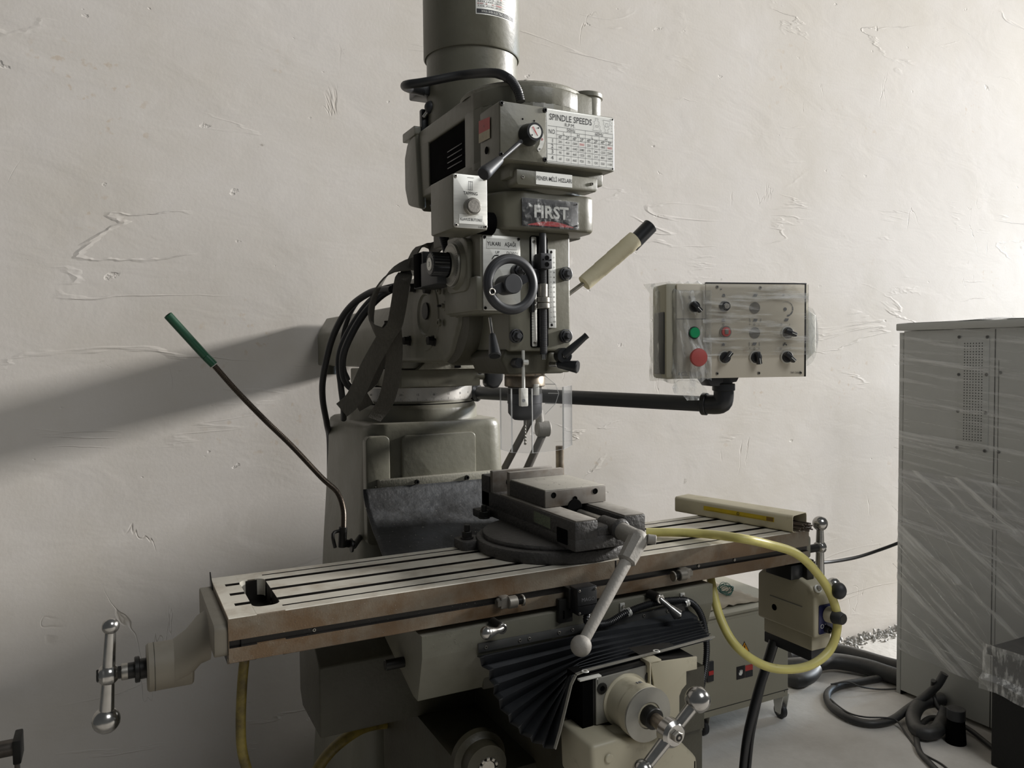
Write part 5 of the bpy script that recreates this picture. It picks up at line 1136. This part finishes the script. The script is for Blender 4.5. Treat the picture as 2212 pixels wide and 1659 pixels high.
sw(1563, 772, 'knob', -50); sw(1630, 772, 'knob', 80); sw(1697, 771, 'knob', 40)
b = MB()
def ic(u, v, pts, m_='ink_grey'):
    c = pick(u, v); vs = [Xb @ V((c.x+x*.001, -.0036, c.z+z*.001)) for x, z in pts]; b.add(vs, [tuple(range(len(vs)))], m_)
par = [(-6, -3), (3, -3), (6, 3), (-3, 3)]
for (u, v) in ((1630, 638), (1630, 692), (1628, 743), (1697, 691)): ic(u, v, par)
for (u, v) in ((1562, 638), (1561, 692), (1561, 744)): ic(u, v, [(-4, -3), (4, -3), (2, 3), (-2, 3)])
for sg in (-1, 1):
    ic(1628+sg*11, 743, [(-.5, -4), (.5, -4), (.5, 4), (-.5, 4)]); ic(1630+sg*11, 692, [(-.5, -4), (.7, -4), (1.5*sg+.5, 4), (1.5*sg-.5, 4)])
for (u, v) in ((1628, 753), (1561, 701), (1685, 753), (1628, 701), (1686, 701)): c = pick(u, v); b.torus(Xb @ V((c.x, -.0034, c.z)), ey, .002, .0003, 'ink', 16, 5)
for (u, v) in ((1618, 753), (1638, 753), (1705, 753), (1618, 701), (1638, 701), (1704, 701)): ic(u, v, [(-.4, -1.8), (.4, -1.8), (.4, 1.8), (-.4, 1.8)], 'ink')
ic(1694, 744, [(-4.5, 1), (-4.5, -3.5), (-2.5, -3.5), (-2.5, -1), (2, -1), (4.5, -3.5), (5, .5), (1, 1.5), (.5, 3), (3, 3), (3, 4), (-3, 4), (-3, 3), (-.5, 3), (-1, 1.5)], 'ink')
ic(1694, 638, [(-6, -2), (-2, -2), (-1, 2), (-5, 2)]); ic(1703, 638, [(-2, 1.5), (1, -2), (2.5, -2), (-.5, 2)])
c = pick(1697, 668)
def cres(i): t = math.radians(118-200*i/15); w = .3+3.6*(i/15); return t, w
for i in range(15):
    t, w = cres(i); t2, w2 = cres(i+1 if i % 3 else i+.7); ro = 17.
    ic(1697, 668, [(ro*math.cos(t), ro*math.sin(t)), (ro*math.cos(t2), ro*math.sin(t2)), ((ro-w2)*math.cos(t2), (ro-w2)*math.sin(t2)), ((ro-w)*math.cos(t), (ro-w)*math.sin(t))])
b.cyl(Xb @ V((c.x-.003, -.0032, c.z)), Xb @ V((c.x-.003, -.004, c.z)), .0038, 'ink_grey', b=0)
ic(1556, 625, [(-3, 1), (3, 1), (0, -2)]); 
q = Xb @ V((pick(1493, 645).x, -.0036, pick(1493, 645).z)); b.text('0   1', q, ex, UZ, .008, 'ink')
q = pick(1716, 807); b.text('TMF-C4060', Xb @ V((q.x, -.0036, q.z)), ex, UZ, .006, 'ink', sx=.85)
b.build('panel_symbols', cp, label='small printed symbols')
for (u, v) in ((1548, 807), (1638, 806), (1728, 805), (1641, 622), (1548, 620)):
    p = pick(u, v); screw(cp, Xb @ V((p.x, -.002, p.z)), -ey, .0035, 'steel_worn', .0018)
b = MB(); b.prism([(pick(1532, 815).x, .0), (pick(1606, 815).x, 0), (pick(1601, 815).x, -.010), (pick(1588, 815).x, -.012), (pick(1586, 815).x, -.019), (pick(1545, 815).x, -.019), (pick(1540, 815).x, -.011)], 'y', .02, .07, 'blackmatte', b=.0015, X=Xb); b.build('mount_flange', cp)
b = MB(); b.prism([(xl-.022, .01), (xl-.022, H2*.70), (xl-.012, H2*.72), (xl-.010, .008)], 'y', .01, .07, 'black', b=.002, X=Xb); b.build('side_glass', cp, label='dark window in the left side')
# wraps
fl_ = MB(); rows = []
for j in range(29):
    r = []; z = -.006+(H2+.012)*j/28
    for i in range(37):
        t = i/36; x = xl-.034+(0.012-xl+.034)*t
        y = -.005-.004*abs(mnoise.noise(V((t*9, j*.25, 2)))); y += -.020*max(0, 1-abs(x-pick(1500, 772).x)/.028)*max(0, 1-abs(z-pick(1500, 772).z)/.03)
        y += -.010*max(0, 1-abs(x-pick(1497, 663).x)/.02)*max(0, 1-abs(z-pick(1497, 663).z)/.02)
        zz = z
        if x < xl: y += (xl-x)*2.0; x += mnoise.noise(V((1, j*.2, 5)))*.006
        if j < 3: zz += mnoise.noise(V((t*6, 4, j)))*.012
        if j > 25: zz += .004*mnoise.noise(V((t*11, 1, j))); y += .012*(j-25)
        r.append(Xb @ V((x, y, zz)))
    rows.append(r)
fl_.grid(rows, 'film_loose'); 
rows = []
for j in range(13):
    s = j/12; w = .022+.03*math.sin(s*2.6)*(1-.5*s); c_ = .5*(xl)-.012+.016*s
    rows.append([Xb @ V((c_+w*(i/8-.5)*2*(.9 if j < 9 else .5), -.006+.006*mnoise.noise(V((i*.5, j*.4, 0))), -.003-.045*s)) for i in range(9)])
fl_.grid(rows, 'film_loose')
fl_.build('plastic_bag', label='crinkled clear plastic bag over the left side of the control box', category='plastic film', root=Xb @ V((xl/2, 0, 0)), ang=60, nonormal=1)
fl_ = MB(); rows = []
for j in range(25):
    z = .050+(H2-.051)*j/24; r = []
    for i in range(31):
        x = -.01+(W2+.012)*i/30; y = -.0075-.001*mnoise.noise(V((i*.2, j*1.4, 0)))
        for (u, v) in ((1563, 662), (1698, 719), (1565, 717)):
            p = pick(u, v); y += -.013*max(0, 1-abs(x-p.x)/.024)*max(0, 1-abs(z-p.z)/.02)
        r.append(Xb @ V((x, y, z)))
    r += [Xb @ V((W2+.003, .01, z)), Xb @ V((W2+.003, .05, z))]
    rows.append(r)
fl_.grid(rows, 'film'); fl_.build('stretch_wrap', label='tight clear stretch wrap around the right part of the control box', category='plastic film', root=Xb @ V((W2/2, 0, .05)), nonormal=1)
p0 = pick(1740, 675); p1 = pick(1766, 690)
b = MB(); wz = pick(1766, 760).z; b.prism([(W2, pick(1740, 785).z), (W2+.030, wz), (W2+.030, pick(1766, 680).z), (W2, pick(1740, 664).z)], 'y', .006, .05, 'plate', b=.003, X=Xb)
hs2 = b.build('connector_hood', cp, label='silver trapezoid connector on the right side')
b = MB(); rows = []
for j in range(21):
    s = j/20; zz = pick(1740, 664).z+.004+(pick(1740, 790).z-.006-pick(1740, 664).z)*s; k_ = math.sin(math.pi*min(1, max(0, s*1.02)))**.35
    rows.append([Xb @ V((W2+.003+.030*k_*i/5, .002+.003*mnoise.noise(V((i*2., j*2., 0))), zz)) for i in range(6)])
b.grid(rows, 'film_loose'); b.build('stretch_wrap', label='crumpled wrap around the silver connector of the control box', category='plastic film', root=Xb @ V((W2+.01, .02, .05)), nonormal=1)
# ---------------------------------------------------------------- big cabinet at the right
XF = 2.83
cb = empty('switch_cabinet', (3.3, .2, 0), 'tall grey sheet-metal cabinet wrapped in stretch film at the right edge', 'cabinet')
yL = A(1950, 1000, x=XF).y; yR = -.75; ZT = 1.560
b = MB(); b.box(XF, 3.75, yR, yL, .02, ZT, 'cabinet', b=.002); b.build('body', cb)
b = MB(); b.box(XF-.012, 3.78, yR-.01, yL+.03, ZT+.002, ZT+.032, 'cabinet', b=.004); b.build('lid', cb)
b = MB(); b.box(XF+.004, 3.75, yL+.004, yL+.024, .0, ZT-.006, 'cabinet', b=.002); b.box(XF+.006, XF+.1, yL-.001, yL+.006, .0, ZT-.01, 'void', b=0); b.build('rear_post', cb)
def yz(u, v): p = A(u, v, x=XF); return p.y, p.z
b = MB()
s1 = yz(2148, 900)[0]; s2 = yz(2156, 900)[0]
b.box(XF-.0006, XF, s1-.002, s1+.002, .02, ZT, 'cabinet_dark', b=0); b.box(XF-.0006, XF, s2-.001, s2+.001, .02, ZT-.12, 'cabinet_dark', b=0); b.build('panel_joint', cb)
b = MB(); ya, za = yz(2070, 728); yb_, zb_ = yz(2134, 974); b.box(XF-.0025, XF, yb_, ya, zb_, za, 'cabinet', b=.0008)
ha, hz = yz(2085, 742); hb, hz2 = yz(2120, 952)
for i in range(7):
    for j in range(36):
        y = ha+(hb-ha)*i/6; z = hz+(hz2-hz)*j/35; q = V((XF-.0028, y, z)); 
        b.add([q+V((0, .0027*math.cos(t), .0027*math.sin(t))) for t in [math.pi/3*k for k in range(6)]], [tuple(range(6))], 'void')
b.build('vent_panel', cb, label='perforated vent panel')
for (u, v) in ((2073, 728), (2134, 728), (2072, 809), (2132, 809), (2070, 888), (2130, 892), (2068, 966), (2128, 974), (2162, 805), (2158, 976)): y, z = yz(u, v); screw(cb, (XF-.0025, y, z), NX, .0065, 'blacksteel', .002)
b = MB(); y0_, z0_ = yz(2160, 797); b.box(XF-.002, XF, y0_-.5, y0_, .75, z0_, 'cabinet', b=.0008); b.build('access_door', cb)
# stretch film skins
def cabfilm(q, mt, lab, off, n1=30, n2=44, amp=.006):
    (a, c, d, e) = [V((XF-off, *yz(u, v))) for u, v in q]; rows = []
    for j in range(n1+1):
        s = j/n1; rows.append([a.lerp(c, i/n2).lerp(e.lerp(d, i/n2), s)+NX*(amp*(.5+mnoise.noise(V((i*.12, j*1.1-i*.10, off*100))))) for i in range(n2+1)])
    b = MB(); b.grid(rows, mt); return b.build('stretch_wrap', label=lab, category='plastic film', root=(a+d)/2, nonormal=1)
cabfilm([(1946, 700), (2260, 690), (2260, 1250), (1944, 1130)], 'film_cab', 'clear stretch film over the upper part of the grey cabinet', .006)
cabfilm([(1947, 1010), (2260, 1060), (2230, 1520), (1945, 1400)], 'film_cab2', 'milky fan-folded stretch film over the lower part of the grey cabinet', .016, amp=.012)
b = MB()
for (u0, v0, u1, v1, w) in ((1938, 1215, 2230, 1530, 1.2), (1950, 1175, 2200, 1470, 2.2), (1945, 1300, 2160, 1440, .9), (1990, 1120, 2180, 1440, .7), (2010, 1095, 2150, 1330, 1.0), (1938, 1345, 2150, 1452, 1.4), (1938, 1372, 2150, 1462, .8), (1940, 945, 2212, 1000, .6), (1940, 965, 2212, 1040, .8), (1938, 1050, 2212, 1130, .5), (1938, 900, 2212, 950, .5), (1935, 1090, 2100, 1250, .6)):
    a = V((XF-.028, *yz(u0, v0))); c = V((XF-.028, *yz(u1, v1))); d = (c-a).normalized(); n2 = V((0, -d.z, d.y))*.0012*w
    mid = (a+c)/2+NX*.006; b.add([a-n2, mid-n2, c-n2, c+n2, mid+n2, a+n2], [(0, 1, 4, 5), (1, 2, 3, 4)], 'film_loose')
b.build('film_strand', label='taut twisted strands of film stretched across the grey cabinet', category='plastic film', kind='stuff', root=(XF-.03, .6, .6), nonormal=1)
b = MB(); rows = []
for j in range(5): rows.append([V((XF-.01+.03*j, yL+.02-(yL+.02-yR)*i/40, ZT+.034+.016*max(0, mnoise.noise(V((i*.3, j*.5, 8))))+.0*j)) for i in range(41)])
b.grid(rows, 'film_loose'); b.build('stretch_wrap', label='loose film bunched along the top edge of the grey cabinet', category='plastic film', root=(XF, .5, ZT+.034), nonormal=1)
# dark object in front of the cabinet
dx = A(2135, 1480, x=2.55); 
dk = empty('dark_bin', (2.72, .2, 0), 'black box-shaped bin partly draped with film at the bottom right corner', 'bin')
p = A(2131, 1640, z=.02); b = MB(); yk = A(2140, 1600, x=2.60).y; b.box(2.60, 2.80, -.65, yk, .0, .40, mat('black_rough_bin', (28, 28, 28), .85, var=.2, bump=.001), b=.006); b.build('body', dk)
b = MB(); b.box(2.585, 2.81, -.66, yk+.012, .40, .425, 'blackmatte', b=.004); b.build('rim', dk)
b = MB(); rows = [[V((2.578-.004*mnoise.noise(V((i*.4, j, 0)))-(.02 if j > 6 else 0), yk+.02-.03*i, .44-.16*j/9-.03*mnoise.noise(V((i*.3, 5, 2)))*(j/9))) for i in range(26)] for j in range(10)]
b.grid(rows, 'film_loose'); b.build('plastic_sheet', label='sagging clear plastic sheet over the black bin', category='plastic film', root=(2.58, .1, .3), nonormal=1)
# ---------------------------------------------------------------- rolling cooler cabinet behind
wl = empty('rolling_cabinet', (1.95, 1.15, 0), 'beige sheet-metal box on casters against the wall behind the table', 'cabinet')
yf = .965; xr = A(1703, 1400, y=yf).x; zb = A(1703, 1503, y=yf).z; zt = A(1703, 1300, y=yf).z+.0; zt = A(1560, 1332, y=yf).z
b = MB(); b.box(1.60, xr, yf, 1.44, zb, zt, 'welder', b=.004); b.build('body', wl)
b = MB(); b.box(1.62, xr-.02, yf-.003, yf, zb+.03, zt-.015, 'welder', b=.001); b.box(1.60, xr, yf-.001, yf+.001, zb+.026, zb+.029, 'cabinet_dark', b=0); b.box(xr-.022, xr-.020, yf-.0015, yf+.001, zb+.02, zt-.01, 'cabinet_dark', b=0); b.build('front_panel', wl)
b = MB(); b.box(1.59, xr+.006, yf-.008, 1.45, zt, zt+.012, 'welder', b=.003); b.build('top_plate', wl)
for (u, v) in ((1608, 1397),):
    p = A(u, v, y=yf-.004); s_ = .022; b = MB(); b.add([p+V((-s_*1.15, 0, -s_)), p+V((s_*1.15, 0, -s_)), p+V((0, 0, s_))], [(0, 1, 2)], 'ink'); b.add([p+V((-s_*.92, -.0006, -s_*.86)), p+V((s_*.92, -.0006, -s_*.86)), p+V((0, -.0006, s_*.76))], [(0, 1, 2)], mat('warning_orange', (214, 146, 30), .4))
    b.add([p+V((x*.001, -.0012, z*.001)) for x, z in ((2, 10), (-4, -2), (0, -2), (-3, -13), (5, 1), (1, 1), (5, 10))], [tuple(range(7))], 'ink'); b.build('hazard_label', wl, label='orange triangle with black lightning bolt')
b = MB(); a = A(1591, 1441, y=yf-.004); c = A(1609, 1464, y=yf-.004); b.box(a.x, c.x, yf-.0045, yf-.004, c.z, a.z, 'ink', b=0); m_ = (a+c)/2
b.add([m_+V((x*.0011, -.0008, z*.0011)) for x, z in ((-8, -8), (2, -11), (8, -4), (8, 8), (5, 8), (4, 1), (2, 10), (0, 10), (-1, 2), (-3, 9), (-5, 8), (-5, -1), (-9, 2))], [tuple(range(13))], 'white')
a = A(1610, 1438, y=yf-.004); c = A(1626, 1446, y=yf-.004); e = A(1626, 1460, y=yf-.004); b.box(a.x, c.x, yf-.0045, yf-.004, c.z, a.z, 'red', b=0); b.box(a.x, c.x, yf-.0045, yf-.004, e.z, c.z-.001, 'blackmatte', b=0); b.build('safety_label', wl, label='black glove pictogram and red square')
b = MB(); a = A(1526, 1430, y=yf-.004); c = A(1540, 1470, y=yf-.004); b.box(a.x, c.x, yf-.010, yf-.002, c.z, a.z, 'blackmatte', b=.002); b.box(a.x+.004, c.x-.004, yf-.014, yf-.010, (a.z+c.z)/2-.012, (a.z+c.z)/2+.004, 'redbtn', b=.002); b.build('power_switch', wl, label='dark switch with red rocker')
for (u, v) in ((1686, 1550), (1518, 1586)):
    c = A(u, v, z=.0); b = MB(); c.y = max(c.y, yf+.04); r = .030; b.cyl((c.x-.011, c.y, r), (c.x+.011, c.y, r), r, 'blackmatte', n=32, b=.004); b.cyl((c.x-.013, c.y, r), (c.x+.013, c.y, r), .014, 'dialgrey', n=20)
    b.prism([(c.y-.014, r-.006), (c.y+.014, r-.006), (c.y+.03, zb), (c.y-.03, zb)], 'x', c.x-.017, c.x-.014, 'plate', b=.0005); b.prism([(c.y-.014, r-.006), (c.y+.014, r-.006), (c.y+.03, zb), (c.y-.03, zb)], 'x', c.x+.014, c.x+.017, 'plate', b=.0005); b.build('caster', wl, label='black caster wheel')
# paper on top
b = MB(); rows = []
a0 = A(1555, 1318, z=zt+.014); 
for j in range(15):
    rows.append([V((1.66+.46*i/20+.01*mnoise.noise(V((j, i*.3, 0))), 1.0+.36*j/14+.012*mnoise.noise(V((i, j*.3, 3))), zt+.015+.022*abs(mnoise.noise(V((i*.45, j*.5, 1)))))) for i in range(21)])
b.grid(rows, 'paper'); o = b.build('crumpled_paper', label='crumpled brown paper lying on the beige cabinet', category='paper', root=(1.9, 1.15, zt+.013), ang=20); md = o.modifiers.new('s', 'SOLIDIFY'); md.thickness = .0015
b = MB(); rnd = random.Random(8); g0 = A(1568, 1272, y=1.12)
for k in range(5):
    ph = rnd.uniform(0, 6); b.tube([g0+V((.028*math.cos(ph+i*1.3)*rnd.uniform(.5, 1.1), .02*math.sin(i+ph), .024*math.sin(ph+i*1.3)*rnd.uniform(.5, 1.1))) for i in range(12)], .0011, 'greenwire', 6)
b.tube([g0+V((0, 0, -.01)), g0+V((.01, 0, -.02)), V((g0.x, g0.y, zt+.03))], .0011, 'greenwire', 6)
b.build('green_wire', label='tangle of thin green wire on the beige cabinet', category='wire', root=V((g0.x, g0.y, zt+.02)))
# ---------------------------------------------------------------- floor cables and hoses
def fh(pts, r, lab, mt='hose_black', name='floor_hose', cat='hose', n=16): return hose(name, [(u, v, {'z': z}) for u, v, z in pts], r, mt, lab, cat, n=n)
fh([(1700, 1415, .045), (1750, 1408, .045), (1810, 1408, .05), (1860, 1420, .05), (1920, 1438, .045), (1990, 1455, .045)], .036, 'upper of two thick black hoses running to the grey cabinet')
fh([(1690, 1440, .036), (1745, 1436, .05), (1800, 1428, .05), (1870, 1440, .045), (1920, 1456, .04), (1990, 1478, .04)], .036, 'lower of two thick black hoses running to the grey cabinet')
fh([(1700, 1462, .036), (1722, 1470, .036), (1748, 1460, .036), (1760, 1446, .036)], .033, 'thick black hose curling beside the beige cabinet')
fh([(1965, 1452, .02), (1920, 1461, .02), (1860, 1472, .02), (1810, 1482, .02), (1787, 1500, .018), (1796, 1526, .018), (1835, 1552, .018), (1880, 1563, .018), (1925, 1556, .02), (1960, 1532, .04), (2000, 1503, .09), (2025, 1480, .14), (2040, 1455, .19)], .0155, 'dusty black cable looping over the floor before the grey cabinet', name='floor_cable', cat='cable')
fh([(1795, 1478, .035), (1830, 1473, .042), (1862, 1484, .03), (1900, 1489, .012), (1940, 1488, .008)], .0035, 'thin black wire tied to the upper arc of the cable loop', name='thin_wire', cat='wire', n=8)
fh([(1794, 1510, .032), (1812, 1526, .034), (1836, 1541, .036), (1870, 1549, .036), (1918, 1551, .036), (1940, 1560, .02), (1960, 1590, .004), (1990, 1625, .004), (2040, 1655, .004), (2080, 1700, .004)], .0035, 'thin wire running along the cable loop and off over the floor', name='thin_wire', cat='wire', n=8)
b = MB(); p = A(1795, 1475, z=.036); b.cyl(p, p-UZ*.032+V((.0, -.01, 0)), .003, 'white', n=8); b.build('cable_tie', label='white cable tie standing up at the left of the cable loop', category='cable tie', root=p-UZ*.03)
fh([(2035, 1510, .06), (1990, 1520, .055), (1972, 1550, .035), (1985, 1580, .035), (2020, 1580, .035), (2038, 1555, .05), (2048, 1530, .09)], .027, 'thick grey-black hose coiled at the foot of the grey cabinet')
fh([(2016, 1470, .16), (2016, 1500, .09), (2028, 1530, .05), (2060, 1555, .03), (2100, 1580, .02), (2150, 1620, .015)], .009, 'thin black cable bending down to the foot of the grey cabinet', name='floor_cable', cat='cable')
fh([(2040, 1552, .02), (2005, 1553, .016), (1982, 1580, .012), (1985, 1620, .011), (2010, 1650, .011), (2050, 1690, .011)], .0105, 'dusty grey cable running forward from the hose coil', name='floor_cable', cat='cable')
b = MB(); p = A(2065, 1570, z=.06); b.cyl((p.x, p.y, 0), (p.x, p.y, .09), .036, 'void', n=28, r1=.03); b.cyl((p.x, p.y, .09), (p.x, p.y, .13), .032, 'blackmatte', n=28); b.build('plug_body', label='black cylindrical connector under the corner of the grey cabinet', category='connector', root=(p.x, p.y, 0))
hose('wall_cable', [(1760, 1216, Y(1.30)), (1800, 1213, Y(1.30)), (1850, 1204, Y(1.28)), (1900, 1188, Y(1.25)), (1945, 1171, Y(1.2)), (1990, 1150, Y(1.12))], .0078, 'cable', 'black cable sagging in the air between the table and the grey cabinet', 'cable')
# steel pipe end at lower left
pp = empty('steel_pipe', (-.5, 1.3, .33), 'end of a bare steel pipe with a dark flange at the lower left edge', 'pipe')
a = A(-40, 1618, y=1.2); c = A(34, 1613, y=1.2); b = MB(); b.cyl(V((c.x-.3, 1.2, c.z)), c, .022, 'pipe', n=32); b.build('tube', pp)
b = MB(); b.box(c.x-.004, A(48, 1600, y=1.2).x, 1.16, 1.24, c.z-.034, c.z+.032, 'blacksteel', b=.004); b.build('flange', pp)
b = MB(); b.box(c.x-.004, c.x+.008, 1.19, 1.21, 0, c.z-.02, 'pipe', b=.001); b.box(c.x-.06, c.x+.06, 1.14, 1.26, 0, .008, 'pipe', b=.001); b.box(c.x-.36, c.x-.34, 1.18, 1.22, 0, c.z-.01, 'pipe', b=.001); b.build('foot', pp)
